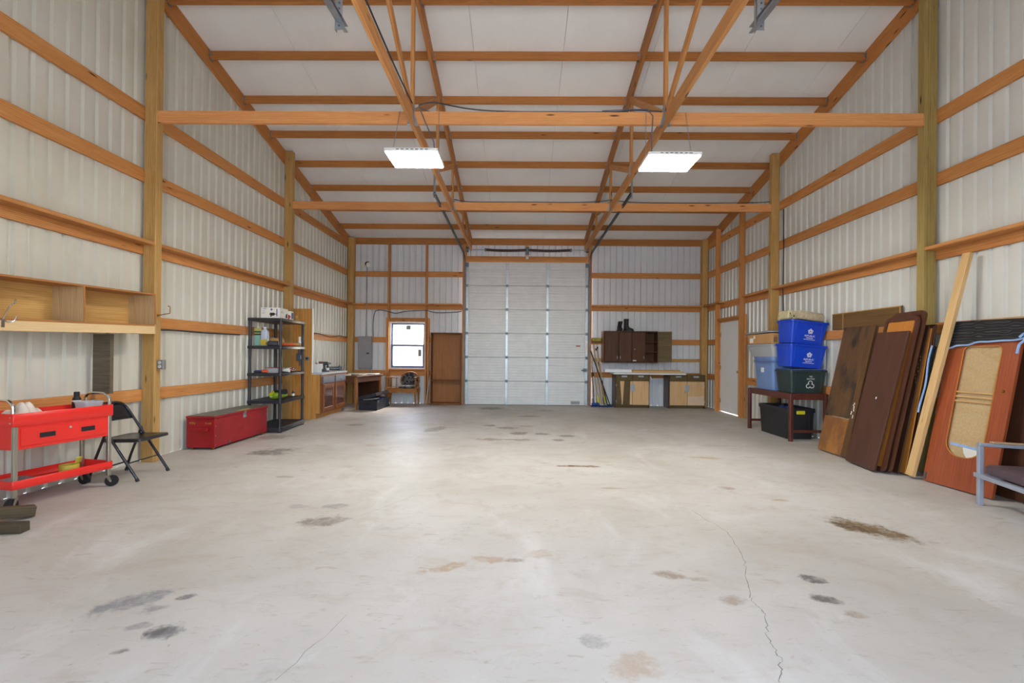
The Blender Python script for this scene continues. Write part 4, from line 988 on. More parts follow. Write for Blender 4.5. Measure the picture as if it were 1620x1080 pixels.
mb = MB(); mb.lathe([(.021, .1), (.021, .165), (.017, .17)], 12); mb.build('cap', 'white_paper', t)
# third shelf
t = thing('blue_case', 'flat dark blue case on the third shelf', 'case', on_sh(-.40, .115, 2), prz)
mb = MB(); mb.box(-.06, .05, -.04, .06, 0, .03); mb.build('case_body', 'trunk', t, .005)
mb = MB(); mb.box(-.05, .04, -.03, .05, .0305, .042); mb.build('blue_lid', 'ink_blue', t, .003)
t = thing('cord_bundle', 'small coil of orange cord on the third shelf', 'cord', on_sh(-.27, .04, 2)+Vector((0, 0, .012)), prz)
mb = MB(); mb.tube([(.045*cos(a*.7)*(1+.1*sin(a)), .03*sin(a*.7), .006*a/4) for a in range(26)], .006, 6); mb.build('cord', 'orange', t)
t = thing('clear_tub', 'clear plastic tub with red lid on the third shelf', 'container', on_sh(-.19, .165, 2), prz)
mb = MB(); mb.tub(-.10, .10, -.07, .07, 0, .075, .01, .002, .004, .008, .02); mb.build('tub', 'clear_plastic', t)
mb = MB(); mb.box(-.104, .104, -.074, .074, .076, .084); mb.build('lid', paint('dull_red', rgb(150, 74, 60), .4), t, .003)
t = thing('white_cup', 'white cup lying on the third shelf next to the clear tub', 'cup', on_sh(-.045, .27, 2)+Vector((0, 0, .036)), prz, ry=radians(90))
mb = MB(); mb.lathe([(.024, -.045), (.034, .05), (.031, .05), (.022, -.04)], 14); mb.build('cup_body', 'white_plastic', t)
t = thing('cable_coil', 'tangled white and orange cable coil at the far end of the third shelf', 'cable', on_sh(-.14, .62, 2)+Vector((0, 0, .008)), prz)
for c_, s0 in (('white_plastic', 0), ('orange', 2), ('cable', 4)):
    mb = MB(); mb.tube([((.09+.02*sin(a*1.3+s0))*cos(a*.55+s0)*.8, (.12+.02*cos(a*.9+s0))*sin(a*.55+s0), .012+.04*abs(sin(a*.37+s0))) for a in range(46)], .007, 6); mb.build('strand', c_, t)
# fourth shelf
t = thing('hedge_trimmer', 'lime and black power tool on the fourth shelf', 'power tool', on_sh(-.20, .34, 1), prz+radians(70))
mb = MB(); mb.blob((0, 0, .05), (.16, .06, .05), 8, .25, 14, 9, -.049); mb.build('tool_body', 'lime', t)
mb = MB(); mb.box(-.02, .13, -.055, .055, .06, .135).tube(smooth_pts([(.12, 0, .03), (.18, 0, .06), (.18, 0, .12), (.11, 0, .13)]), .016, 8); mb.build('motor_housing', 'black_plastic', t, .01)
mb = MB(); mb.cyl((-.14, .02, .07), (-.05, .05, .11), .022, n=10); mb.build('grip', 'yellow', t)
t = thing('spray_can', 'small dark spray can with pale band on the fourth shelf', 'can', on_sh(-.09, .66, 1), prz)
mb = MB(); mb.lathe([(.024, 0), (.024, .07), (.016, .085), (.01, .1)], 12); mb.build('can_body', 'trunk', t)
mb = MB(); mb.lathe([(.0245, .02), (.0245, .055)], 12); mb.build('can_label', 'white_paper', t)

# ---- plywood end panel, switch boxes, base cabinet
o = MB().box(-4.262, -3.90, 8.555, 8.575, 0, 2.075).build('plywood_panel', 'plywood', None, .002); tag(o, 'tall plywood sheet standing between the shelving unit and the cabinet', 'plywood')
o = MB().box(-3.898, -3.880, 8.55, 8.58, .875, 2.075).build('edge_trim', 'white_paint', None, .002); tag(o, 'white trim strip on the front edge of the tall plywood sheet', 'trim')
t = thing('switch_box', 'blue-grey switch box mounted on the tall plywood sheet', 'switch', (-4.10, 8.553, 1.10))
mb = MB(); mb.box(-.06, .06, -.06, 0, 0, .13); mb.build('box', 'steel_blue', t, .004)
mb = MB(); mb.box(.02, .045, -.066, -.0605, .03, .10); mb.build('cover_plate', 'white_plastic', t, .002)
mb = MB(); mb.tube([(-.03, -.03, .13), (-.03, -.03, .24), (-.01, -.03, .34)], .012, 8).tube([(.0, -.03, .13), (.01, -.03, .24), (.01, -.03, .36)], .012, 8).cyl((0, -.03, 0), (0, -.03, -.1), .014, n=8); mb.build('conduit', 'cable_grey', t)
t = thing('round_outlet', 'round metal outlet on the tall plywood sheet', 'outlet', (-3.98, 8.553, 1.14))
mb = MB(); mb.cyl((0, 0, 0), (0, -.02, 0), .045, .04, n=18); mb.build('plate', 'outlet_grey', t)
mb = MB(); mb.cyl((0, -.0202, 0), (0, -.024, 0), .02, n=14); mb.build('socket', 'rubber', t)
t = thing('base_cabinet', 'stained oak base cabinet with grey drawers against the left wall', 'cabinet', (-4.25, 8.60, 0))
CD, CY = .51, 1.23
mb = MB(); mb.box(0, CD-.02, 0, CY, .10, .832).box(0, CD-.09, .0, CY, 0, .10); mb.build('carcass', 'plywood', t, .002)
mb = MB(); ring(mb, 0, 1, 0, 1, .05, 0, .02) if False else None
mb.box(CD-.0195, CD, 0, CY, .10, .15).box(CD-.0195, CD, 0, CY, .79, .832).box(CD-.0195, CD, 0, .06, .15, .79).box(CD-.0195, CD, CY-.05, CY, .15, .79).box(CD-.0195, CD, .6, .65, .15, .79).box(CD-.0195, CD, 0, CY, .63, .655); mb.build('face_frame', 'cab_wood', t, .002)
M['drawer_grey'] = paint('worn_drawer_front', rgb(120, 122, 136), .4, 0, .15)
for y0, y1 in ((.07, .60), (.655, 1.185)):
    mb = MB(); mb.box(CD+.0005, CD+.018, y0, y1, .665, .795); dw = mb.build('drawer', 'drawer_grey', t, .004, label='grey drawer front')
    if y0 > .5:
        mb = MB(); mb.cyl((CD+.018, .92, .73), (CD+.04, .92, .73), .014, n=12); mb.build('knob', 'white_plastic', dw)
    mb = MB(); ring_pts = (y0, y1, .125, .645)
    mb.box(CD+.0005, CD+.018, y0, y0+.07, .125, .645).box(CD+.0005, CD+.018, y1-.07, y1, .125, .645).box(CD+.0005, CD+.018, y0+.07, y1-.07, .125, .20).box(CD+.0005, CD+.018, y0+.07, y1-.07, .57, .645); dd = mb.build('door', 'cab_wood', t, .003)
    mb = MB(); mb.box(CD+.0005, CD+.010, y0+.07, y1-.07, .20, .57); mb.build('door_panel', 'cab_panel', dd, .003, label='dark raised centre panel')
    mb = MB(); mb.box(CD+.0005, CD+.024, (y0 if y0 < .5 else y1)-.012, (y0 if y0 < .5 else y1)+.012, .5, .56); mb.build('hinge', 'brass', dd, .001)
o = MB().box(-4.255, -3.715, 8.59, 9.86, .834, .872).build('countertop', paint('white_laminate', rgb(204, 206, 212), .3), None, .006); tag(o, 'worn white laminate countertop on the stained base cabinet', 'countertop')
t = thing('storage_bin', 'white plastic bin full of bottles on the white countertop', 'bin', (-4.0, 8.80, .8735))
mb = MB(); mb.tub(-.15, .17, -.1, .12, 0, .16, .02, .003, .006, .012, .03); mb.build('bin_body', 'white_plastic', t)
for i, (x, y, h, c_) in enumerate(((-.09, -.035, .24, 'white_plastic'), (-.03, .035, .22, 'ink_red'), (.02, -.03, .20, 'white_paper'), (.075, .03, .23, 'trunk'), (-.092, .05, .33, 'white_plastic'), (.11, -.033, .20, 'ink_red'))):
    b_ = thing('bottle', ['white bottle with dark cap at the left of the white bin', 'red spray bottle in the middle of the white bin', 'white bottle at the front centre of the white bin', 'black bottle at the centre right of the white bin', 'tallest white bottle sticking up from the white bin', 'red bottle at the right end of the white bin'][i], 'bottle', (-4.0+x, 8.80+y, .878), 0, 'bottles in the white bin')
    mb = MB(); mb.lathe([(.026, 0), (.028, .01), (.028, h*.62), (.012, h*.8), (.012, h*.86)], 12); mb.build('bottle_body', c_, b_)
    mb = MB(); mb.lathe([(.014, h*.86), (.014, h), (.010, h+.004)], 10).box(-.03, .01, -.008, .008, h*.92, h); mb.build('cap', 'ink' if i % 2 == 0 else 'white_plastic', b_)
t = thing('cordless_drill', 'dark cordless drill standing on the white countertop', 'power tool', (-3.93, 9.18, .8735), .4)
mb = MB(); mb.box(-.05, .05, -.05, .05, 0, .05).box(-.02, .025, -.02, .02, .05, .13).cyl((-.1, 0, .16), (.07, 0, .16), .035, n=12); mb.build('drill_body', 'trunk', t, .006)
mb = MB(); mb.cyl((.07, 0, .16), (.13, 0, .16), .022, .012, n=10); mb.build('chuck', 'steel_dk', t)
mb = MB(); mb.box(-.102, -.02, -.036, .036, .17, .2); mb.build('red_cap', paint('dull_dark_red', rgb(120, 52, 46), .5), t, .004)
t = thing('caulk_bottle', 'black and white bottle beside the drill on the countertop', 'bottle', (-3.84, 9.14, .8735))
mb = MB(); mb.lathe([(.03, 0), (.03, .09), (.018, .12), (.014, .15)], 12); mb.build('bottle_body', 'trunk', t)
mb = MB(); mb.lathe([(.0305, .02), (.0305, .075)], 12); mb.build('bottle_label', 'white_paper', t)
t = thing('angle_grinder', 'grey corded power tool lying on the far end of the countertop', 'power tool', (-3.92, 9.62, .8735), .5)
mb = MB(); mb.cyl((-.13, 0, .045), (.10, 0, .045), .036, .042, n=12).cyl((.13, 0, .02), (.13, 0, .09), .04, n=14).cyl((.13, .0, .07), (.13, .1, .09), .016, n=8); mb.build('grinder_body', 'steel_dk', t)
mb = MB(); mb.cyl((.13, 0, .008), (.13, 0, .02), .075, n=20); mb.build('disc', 'trunk', t)
mb = MB(); mb.tube(smooth_pts([(-.13, 0, .045), (-.18, .05, .02), (-.12, .12, .01), (-.02, .1, .012), (.05, .14, .01)]), .006, 6); mb.build('cord', 'rubber', t)

# ---- desk in the far left corner
t = thing('corner_desk', 'dark wooden desk in the far left corner behind the cabinet', 'desk', (-3.74, 10.58, 0), radians(-13))
DKX, DKY = .33, .56
mb = MB(); mb.box(-DKX, DKX, -DKY, DKY, .715, .745); mb.build('desktop', 'desk_wood', t, .004)
mb = MB(); mb.box(DKX-.05, DKX-.03, -DKY+.03, DKY-.03, .60, .7145).box(-DKX+.03, -DKX+.05, -DKY+.03, DKY-.03, .60, .7145).box(-DKX+.05, DKX-.05, DKY-.05, DKY-.03, .60, .7145).box(-DKX+.05, DKX-.05, -DKY+.03, -DKY+.05, .60, .7145); mb.build('apron', 'desk_wood', t, .002)
for x in (-DKX+.05, DKX-.05):
    for y in (-DKY+.05, DKY-.05):
        mb = MB(); mb.box(x-.025, x+.025, y-.025, y+.025, 0, .715); mb.build('leg', 'bookcase', t, .003)
mb = MB(); mb.box(-DKX+.06, DKX-.06, DKY-.10, DKY-.085, .08, .6); mb.build('back_panel', 'mahogany_dk', t, smooth=False)
o = MB().box(-.30, .36, -.16, .14, 0, .022).build('foam_sheet', 'white_paper', None, .003); o.location = (-3.72, 10.86, .7475); o.rotation_euler.z = radians(-4); tag(o, 'white foam sheet lying across the corner desk', 'foam sheet')
for i, (x, y, c_, s_) in enumerate((( -3.62, 10.35, 'kraft', .10), (-3.60, 10.52, 'white_paper', .09), (-3.86, 10.17, 'white_paper', .09))):
    o = MB().box(-s_, s_, -s_*.7, s_*.7, 0, .012+.008*i).build('paper_pile', c_, None, .002); o.location = (x, y, .7465); o.rotation_euler.z = .3*i
    tag(o, ['brown paper pile on the near corner of the corner desk', 'white papers beside the foam sheet on the corner desk', 'white papers at the near end of the corner desk'][i], 'paper', 'papers on the corner desk')

# ---- breaker panel, flood light
t = thing('breaker_panel', 'grey electrical breaker panel on the far wall', 'electrical panel', (-3.845, YG, .862))
mb = MB(); mb.box(-.165, .165, -.10, -.001, 0, .80); mb.build('box', 'panel_grey', t, .004)
mb = MB(); mb.box(-.15, .13, -.108, -.1005, .03, .70); dd = mb.build('panel_door', 'panel_grey', t, .003)
mb = MB(); mb.box(.05, .115, -.112, -.1085, .36, .40); mb.build('latch', 'ink', dd, .001)
mb = MB(); mb.cyl((.02, -.04, .80), (.02, -.04, 2.515), .011, n=10); mb.build('conduit', 'galv', t)
mb = MB(); mb.cyl((.165, -.05, -.4), (.165, -.05, -.0), .012, n=10); mb.build('conduit', 'galv', t)
t = thing('flood_light', 'twin flood light with round white lamps high on the far wall', 'flood light', (-3.825, YG+.01, 3.45))
mb = MB(); mb.cyl((0, 0, .03), (0, -.06, .03), .065, .05, n=16).tube([(0, -.06, .03), (-.06, -.10, -.01)], .02, 8).tube([(0, -.06, .03), (.06, -.10, -.01)], .02, 8); mb.build('base', 'rubber', t)
for sx in (-1, 1):
    d = Vector((sx*.28, -.85, -.25)).normalized(); p = Vector((sx*.055, -.09, .0))
    mb = MB(); mb.cyl(p, p+d*.07, .03, .062, n=16); hd_ = mb.build('lamp_head', 'steel_tube', t)
    mb = MB(); mb.cyl(p+d*.07, p+d*.078, .058, .05, n=16); mb.build('lens', 'bulb_glass', hd_)

# ---- black trunk
t = thing('trunk', 'black trunk with its lid ajar on the floor before the corner desk', 'trunk', (-3.285, 10.40, 0), radians(-2))
TWX, TLY = .20, .43
mb = MB(); mb.loops([[(x, y, z) for x, y in rrect(-TWX+e, TWX-e, -TLY+e, TLY-e, .008, 1)] for e, z in ((0, 0), (0, .215), (.012, .215), (.012, .02))]); mb.build('body', 'trunk', t)
lidp = part_empty('lid', t, (-TWX, 0, .216)); lidp.rotation_euler.y = radians(-14)
mb = MB(); mb.loops([[(x, y, z) for x, y in rrect(0+e, 2*TWX-e, -TLY+e, TLY-e, .008, 1)] for e, z in ((.012, .05), (.012, .0), (0, 0), (0, .075))]); mb.build('lid_shell', 'trunk', lidp)
mb = MB(); mb.box(-.05, .05, -TLY-.014, -TLY-.0005, .12, .14).box(-.06, .06, -TLY-.005, -TLY-.0002, .135, .16); mb.build('handle', 'rubber', t)
mb = MB(); mb.box(TWX+.0004, TWX+.008, -TLY+.06, -TLY+.10, .16, .212); mb.build('latch', 'galv', t)
mb = MB()
for y in (-TLY, TLY):
    for z in (.02, .2): mb.box(TWX-.03, TWX+.003, y-.003 if y < 0 else y-.03, y+.03 if y < 0 else y+.003, z-.018, z+.015)
mb.build('corner_guards', 'rubber', t, .002)
o = MB().box(-.15, .14, -.34, -.1, 0, .012).build('paper_pile', 'white_paper'); o.location = (-3.285, 10.40, .226); o.rotation_euler = (0, radians(-5), 0); tag(o, 'white papers inside the black trunk', 'paper')
o = MB().grid(10, 10, lambda u, v: (-.12+.24*u, -.05+.32*v, .03*sin(5*u)*sin(4*v)+.02)).build('blue_cloth', 'blue_cloth', None, solid=.02); o.location = (-3.285, 10.45, .185); tag(o, 'dark blue cloth stuffed in the black trunk', 'cloth')

# ---- bench chair
t = thing('bench_chair', 'turned wooden bench chair with dark floral round back under the window', 'chair', (-2.815, 11.06, 0))
BW = .345
def turned(mb, x, y, z0, z1, r=.024):
    h = z1-z0; mb.lathe([(r*.7, z0), (r*.55, z0+h*.06), (r*.8, z0+h*.12), (r*.6, z0+h*.18), (r*.9, z0+h*.45), (r*1.1, z0+h*.62), (r*.7, z0+h*.68), (r*1.15, z0+h*.73), (r*1.15, z0+h)], 12, (x, y, 0))
mb_list = []
for x, y in ((-BW, -.18), (BW, -.18), (-BW, .18), (BW, .18)):
    mb = MB(); turned(mb, x, y, 0, .30); mb.box(x-.03, x+.03, y-.03, y+.03, .2995, .425); mb.build('leg', 'chair_wood', t)
    mb = MB(); mb.lathe([(.014, .425), (.02, .46), (.013, .5), (.018, .56), (.014, .66)], 10, (x, y, 0)); mb.build('arm_post', 'chair_wood', t)
mb = MB(); mb.prism([(-BW+.03, .41), (BW-.03, .41), (BW-.03, .32), (BW-.15, .30), (0, .325), (-BW+.15, .30), (-BW+.03, .32)], -.195, -.17, 'Y'); mb.build('front_rail', 'chair_wood', t, .003)
mb = MB(); mb.box(-BW+.03, BW-.03, .165, .19, .32, .41).box(-BW-.012, -BW+.012, -.15, .15, .32, .41).box(BW-.012, BW+.012, -.15, .15, .32, .41); mb.build('seat_rail', 'chair_wood', t, .003)
mb = MB(); mb.box(-BW-.04, -.02, -.20, .20, .411, .43); mb.build('side_shelf', 'chair_wood', t, .004)
mb = MB(); mb.loops([[(x, y, z) for x, y in rrect(-.07+e, BW-.035-e, -.17+e, .15-e, .03, 3)] for e, z in ((.01, .412), (0, .43), (0, .46), (.03, .482), (.08, .488))]); mb.build('seat', 'tapestry', t, label='dark floral upholstered seat')
for sx in (-1, 1):
    mb = MB(); mb.loops([[(x, y, z) for x, y in rrect(sx*BW-.03, sx*BW+.03, -.22, .20, .02, 3)] for z in (.661, .685)]) if sx > 0 else mb.loops([[(x, y, z) for x, y in rrect(-BW-.03, -BW+.28, -.20, -.14, .02, 3)] for z in (.661, .685)])
    mb.build('armrest', 'chair_wood', t, .003)
for x, y in ((-BW+.12, -.17), (-BW+.24, -.17)):
    mb = MB(); mb.lathe([(.01, .43), (.015, .5), (.01, .58), (.012, .661)], 8, (x, y, 0)); mb.build('spindle', 'chair_wood', t)
cx_, cz_ = .13, .585
el = lambda a, k_, y: (cx_+(.215+k_)*cos(a), y, cz_+(.195+k_)*sin(a))
mb = MB(); N = 30; mb.tube([el(2*pi*i/N, .012, .19) for i in range(N)], .018, 8, True); mb.build('back_frame', 'chair_wood', t)
mb = MB(); mb.loops([[el(2*pi*i/24, k_, y) for i in range(24)] for k_, y in ((-.012, .20), (0, .175), (-.04, .155), (-.12, .148))]); mb.build('backrest', 'tapestry', t, label='round dark floral upholstered back')

# ---- brown bookcase
t = thing('bookcase', 'tall open brown bookcase against the far wall beside the overhead door', 'bookcase', (-1.80, 11.155, 0))
bw2, bh2, bd2 = .375, 1.765, .25
for sx in (-1, 1):
    mb = MB(); mb.box(sx*bw2-(.022 if sx > 0 else 0), sx*bw2+(0 if sx > 0 else .022), 0, bd2, 0, bh2-.022); mb.build('side_panel', 'bookcase_dk', t, .002)
mb = MB(); mb.box(-bw2, bw2, 0, bd2, bh2-.0215, bh2); mb.build('top', 'bookcase_dk', t, .002)
mb = MB(); mb.box(-bw2+.0225, bw2-.0225, .005, bd2, .03, .052).box(-bw2+.0225, bw2-.0225, .005, .02, .0, .03); mb.build('bottom_shelf', 'bookcase_dk', t, .002)
mb = MB(); mb.box(-bw2+.0225, bw2-.0225, .003, bd2-.01, .585, .606); mb.build('shelf', 'bookcase_dk', t, .002)
mb = MB(); mb.box(-bw2+.0225, bw2-.0225, bd2-.008, bd2-.003, .052, bh2-.022); mb.build('back_panel', 'bookcase', t, smooth=False)
mb = MB(); mb.box(-bw2+.0225, bw2-.0225, bd2-.022, bd2-.0085, .606, .90); mb.build('lower_back', 'bookcase', t, smooth=False)
o = MB().cyl((-2.285, 11.20, .012), (-2.215, 11.295, .62), .010, n=8).build('white_rod', 'steel_tube'); tag(o, 'thin white rod leaning between the bench chair and the bookcase', 'rod')

# ================================================================ FAR RIGHT: tools, cabinets
o = MB().grid(26, 9, lambda u, v: (1.74+.53*u, 11.06+.30*v, .004+.018*abs(sin(17*u+3*v)*sin(9*v+4*u))+.006*sin(pi*v))).build('blue_tarp', 'blue_cloth', None, solid=.003); tag(o, 'crumpled blue tarp on the floor under the leaning tools', 'tarp')
def tool(name, label, bottom, top, r, mat, grp='tools leaning beside the overhead door'):
    t = thing(name, label, 'tool', bottom, 0, grp); d = Vector(top)-Vector(bottom)
    MB().cyl((0, 0, 0), d, r, n=10).build('shaft', mat, t); return t, d
TY = 11.385
t, d = tool('push_broom', 'push broom standing upside down with faded yellow bristles at the top', (2.02, 11.20, .036), (1.83, TY-.02, 1.56), .013, 'handle_wood')
mb = MB(); mb.box(-.02, .205, -.05, .03, 0, .03); o = mb.build('head_block', 'olive_brown', t, .004); o.location = d+Vector((-.02, 0, .003))
mb = MB(); mb.box(-.017, .202, -.048, .028, .031, .115); o = mb.build('bristles', 'olive_yellow', t, .006); o.location = d+Vector((-.02, 0, .003))
t, d = tool('mop', 'white-shafted mop with blue grip by the door track', (1.86, 11.17, .085), (1.79, TY, 1.32), .014, 'steel_tube')
MB().cyl(d*.52, d*.60, .02, n=10).build('grip', 'trunk', t, label='blue-black grip')
MB().cyl(d*.0, d*.13, .022, .017, n=10).build('socket', 'white_plastic', t)
mb = MB(); mb.blob((0, 0, -.02), (.10, .07, .035), 6, .2, 14, 7, -.035); mb.build('mop_head', 'blue_cloth', t)
t, d = tool('garden_fork', 'wooden-handled garden cultivator with one curved tine', (2.06, 11.14, .055), (1.925, TY-.04, 1.46), .014, 'handle_wood')
mb = MB(); mb.tube(smooth_pts([(0, 0, .06), (.02, -.02, .01), (.01, -.07, -.012), (-.07, -.12, -.015)]), .007, 6); mb.build('tine', 'steel_dk', t)
MB().cyl((0, 0, 0), d*.12, .018, n=10).build('ferrule', 'steel_dk', t)
MB().cyl(d*.96, d, .018, n=10).build('end_grip', 'rubber', t)
t, d = tool('squeegee', 'tan-handled tool with a bright yellow socket near the floor', (2.11, 11.30, .16), (2.0, TY+.015, 1.05), .012, 'handle_wood')
mb = MB(); mb.cyl(d*-.06, d*.1, .034, .022, n=10).box(-.05, .05, -.012, .012, -.1, -.06); mb.build('yellow_socket', 'yellow', t, .003)
t, d = tool('scraper', 'short tan-handled tool with a yellow socket beside the mop', (1.94, 11.26, .16), (1.835, TY+.005, .95), .012, 'handle_wood')
mb = MB(); mb.cyl(d*-.06, d*.14, .03, .02, n=10).box(-.04, .04, -.012, .012, -.09, -.05); mb.build('yellow_socket', 'yellow', t, .003)
t, d = tool('pole', 'white telescopic pole with black joints leaning on the wall', (2.04, 11.29, .60), (1.90, TY+.02, 1.42), .013, 'steel_tube')
t.location.z = .60
MB().cyl(d*.45, d*.60, .018, n=10).build('joint', 'rubber', t); MB().cyl(d*-.04, d*.04, .018, n=10).build('joint', 'rubber', t); MB().cyl(d*.93, d*1.0, .018, n=10).build('joint', 'rubber', t)
MB().cyl((0, 0, 0), Vector((.12, -.06, -.555)), .012, n=10).build('lower_section', 'rubber', t)
t, d = tool('rake', 'black-shafted rake slanting across the other tools to the right', (2.19, 11.06, .06), (1.75, TY-.107, 1.36), .013, 'rubber')
mb = MB(); mb.box(-.07, .07, -.012, .012, -.012, .012)
mb.build('head', 'rubber', t)
for i in range(7):
    MB().tube([(-.066+i*.022, 0, -.012), (-.066+i*.022, -.02, -.026)], .004, 5).build('tine', 'rubber', t)
t, d = tool('shovel', 'brown-shafted tool in the darkest corner by the door track', (1.86, 11.34, .036), (1.80, TY+.02, 1.10), .013, 'bookcase_dk')
MB().prism([(-.04, 0), (.04, 0), (.05, .14), (0, .16), (-.05, .14)], -.004, .004, 'Y').build('blade', 'steel_dk', t)

t = thing('wall_cabinet', 'dark brown hanging wall cabinet with one door standing open', 'cabinet', (2.03, 11.12, 1.072))
WCW, WCH, WCD = 1.325, .77, .30
mb = MB(); mb.box(0, .018, 0, WCD, 0, WCH); mb.build('side_panel', 'cab_wood', t, .004, label='orange-brown left side')
mb = MB(); mb.box(.0185, WCW, .0, WCD, WCH-.025, WCH).box(.0185, WCW, 0, WCD, 0, .025).box(WCW-.018, WCW, 0, WCD, .025, WCH-.025).box(1.005, 1.02, 0, WCD, .025, WCH-.025).box(.0185, WCW-.018, WCD-.01, WCD, .025, WCH-.025); mb.build('carcass', 'dark_brown', t, .002)
for z in (.255, .50):
    mb = MB(); mb.box(1.0205, WCW-.0185, .02, WCD-.012, z, z+.016); mb.build('shelf', 'dark_brown', t, .001)
for i, (x0, x1) in enumerate(((.03, .365), (.375, .685), (.695, 1.01))):
    mb = MB(); mb.box(x0, x1, -.02, -.0005, .03, WCH-.03); dr = mb.build('door', 'dark_brown', t, .003)
    hx = (x1-.03, x0+.035, x1-.035)[i]
    mb = MB(); mb.box(hx-.006, hx+.006, -.035, -.0205, .10, .165); mb.build('handle', 'silver_label', dr, .002)
    if i == 2:
        mb = MB(); mb.cyl((x0+.06, -.02, .33), (x0+.06, -.03, .33), .014, n=12); mb.build('lock', 'silver_label', dr)
        mb = MB(); mb.box(x0+.015, x0+.10, -.0215, -.0203, .045, .07); mb.build('label_plate', 'white_paper', dr, smooth=False)
dp = part_empty('open_door', t, (WCW, -.002, 0)); dp.rotation_euler.z = radians(-25)
mb = MB(); mb.box(.004, .315, -.019, 0, .03, WCH-.01); mb.build('door_panel', 'olive_brown', dp, .003, label='lighter brown inner face of the open door')
for z in (.12, .66):
    mb = MB(); mb.cyl((WCW+.003, -.006, z-.03), (WCW+.003, -.006, z+.03), .006, n=8); mb.build('hinge', 'silver_label', t)
for i, (x, lbl) in enumerate(((2.435, 'black rubber boot on the wall cabinet, the left of the pair'), (2.635, 'black rubber boot on the wall cabinet, the right of the pair'))):
    t = thing('rubber_boot', lbl, 'boot', (x, 11.25, 1.8435), radians(-20 if i else -75), 'pair of black boots')
    mb = MB(); lean = .06 if i == 0 else 0
    rings = []
    for z, rx_, ry_, cx0 in ((0, .05, .125, 0), (.03, .05, .125, 0), (.06, .047, .11, .0), (.09, .045, .07, -.04), (.12, .046, .055, -.05), (.2, .05, .055, -.052), (.30 if i else .24, .055, .06, -.05)):
        rings.append([(cx0+ry_*cos(2*pi*k/14)+.03, rx_*sin(2*pi*k/14)+lean*z/.3, z) for k in range(14)])
    mb.loops(rings); mb.build('shaft', 'rubber', t)
    mb = MB(); mb.loops([[(.03+.13*cos(2*pi*k/14), .053*sin(2*pi*k/14), z) for k in range(14)] for z in (0, .018)]); mb.build('sole', 'ink', t)

def base_unit(x0, x1, label, wedges):
    w = x1-x0; t = thing('garage_cabinet', label, 'cabinet', (x0, 10.98, 0))
    D = .40
    MB().box(0, .018, 0, D, 0, .80).build('side_panel', 'mahogany_dk', t, .002); MB().box(w-.018, w, 0, D, 0, .80).build('side_panel', 'mahogany_dk', t, .002)
    mb = MB(); mb.box(.0185, w-.0185, .0, D, .05, .075).box(.0185, w-.0185, 0, D, .78, .80).box(.0185, w-.0185, D-.01, D, .075, .78).box(.0185, w-.0185, .05, .07, 0, .05).box(.0185, w-.0185, 0, .02, .64, .66); mb.build('carcass', 'olive_brown', t, .002)
    for i in range(2):
        a = .02+i*(w-.03)/2; b = a+(w-.05)/2
        mb = MB(); mb.box(a, b, -.018, -.0005, .66, .79); dr = mb.build('drawer', 'olive_brown', t, .003)
        mb = MB(); m_ = (a+b)/2; mb.box(m_-.065, m_+.065, -.026, -.0185, .735, .775).box(m_-.015, m_+.015, -.03, -.0262, .748, .762); mb.build('pull', 'silver_label', dr, .002)
        mb = MB(); mb.box(a, b, -.018, -.0005, .075, .64)
        dd = mb.build('door', 'olive_brown' if (wedges and i == 0) else 'birch', t, .002, label='door mostly covered in dark paint' if (wedges and i == 0) else 'bare plywood door')
        if wedges and i == 0:
            for P in ([(a+.09, .637), (a+.19, .637), (a+.155, .08), (a+.135, .08)], [(b-.05, .637), (b, .637), (b, .08), (b-.06, .08)]):
                MB().prism(P, -.0192, -.0181, 'Y').build('bare_patch', 'birch', dd, smooth=False)
        if not wedges and i == 1:
            MB().prism([(a+.01, .28), (b-.01, .30), (b-.01, .08), (a+.01, .09)], -.0192, -.0181, 'Y').build('worn_patch', paint('pale_worn_wood', rgb(222, 196, 166), .6), dd, smooth=False)
        hx = a+.002 if i == 0 else b-.002
        for z in (.16, .54):
            MB().cyl((hx, -.02, z-.03), (hx, -.02, z+.03), .006, n=8).build('hinge', 'silver_label', dd)
    m_ = w/2
    mb = MB(); mb.box(m_-.055, m_+.05, -.026, -.019, .40, .56).box(m_+.01, m_+.03, -.034, -.0262, .46, .50); mb.build('hasp_plate', 'silver_label', t, .002)
    return t
base_unit(2.30, 3.115, 'dark cabinet with wedge-shaped bare patches on its left door', True)
base_unit(3.575, 4.44, 'dark cabinet with two bare plywood doors near the right corner', False)
o = MB().box(0, 1.70, 0, .50, 0, .038).build('counter_board', 'white_plastic', None, .003); o.location = (2.245, 10.87, .802); tag(o, 'long white-edged counter board bridging the two dark cabinets', 'board')
o = MB().box(0, .645, 0, .14, 0, .075).build('white_plank', 'white_paint', None, .003); o.location = (2.07, 11.09, .842); tag(o, 'short white plank lying at the left end of the counter board', 'plank')
o = MB().box(0, 1.22, 0, .10, 0, .034).build('pale_plank', 'stud', None, .003); o.location = (2.73, 11.02, .842); tag(o, 'pale narrow plank lying along the counter board', 'plank')
o = MB().box(0, 1.15, 0, .12, 0, .032).build('tan_plank', 'kraft', None, .003); o.location = (2.72, 11.04, .8765); o.rotation_euler.z = .01; tag(o, 'tan plank stacked on the pale plank on the counter board', 'plank')
o = MB().cyl((0, 0, 0), (.04, 0, -.09), .012, n=8).build('white_clip', 'white_plastic'); o.location = (3.122, 10.95, .76); tag(o, 'small white plastic clip hanging beside the wedge-marked cabinet', 'clip')

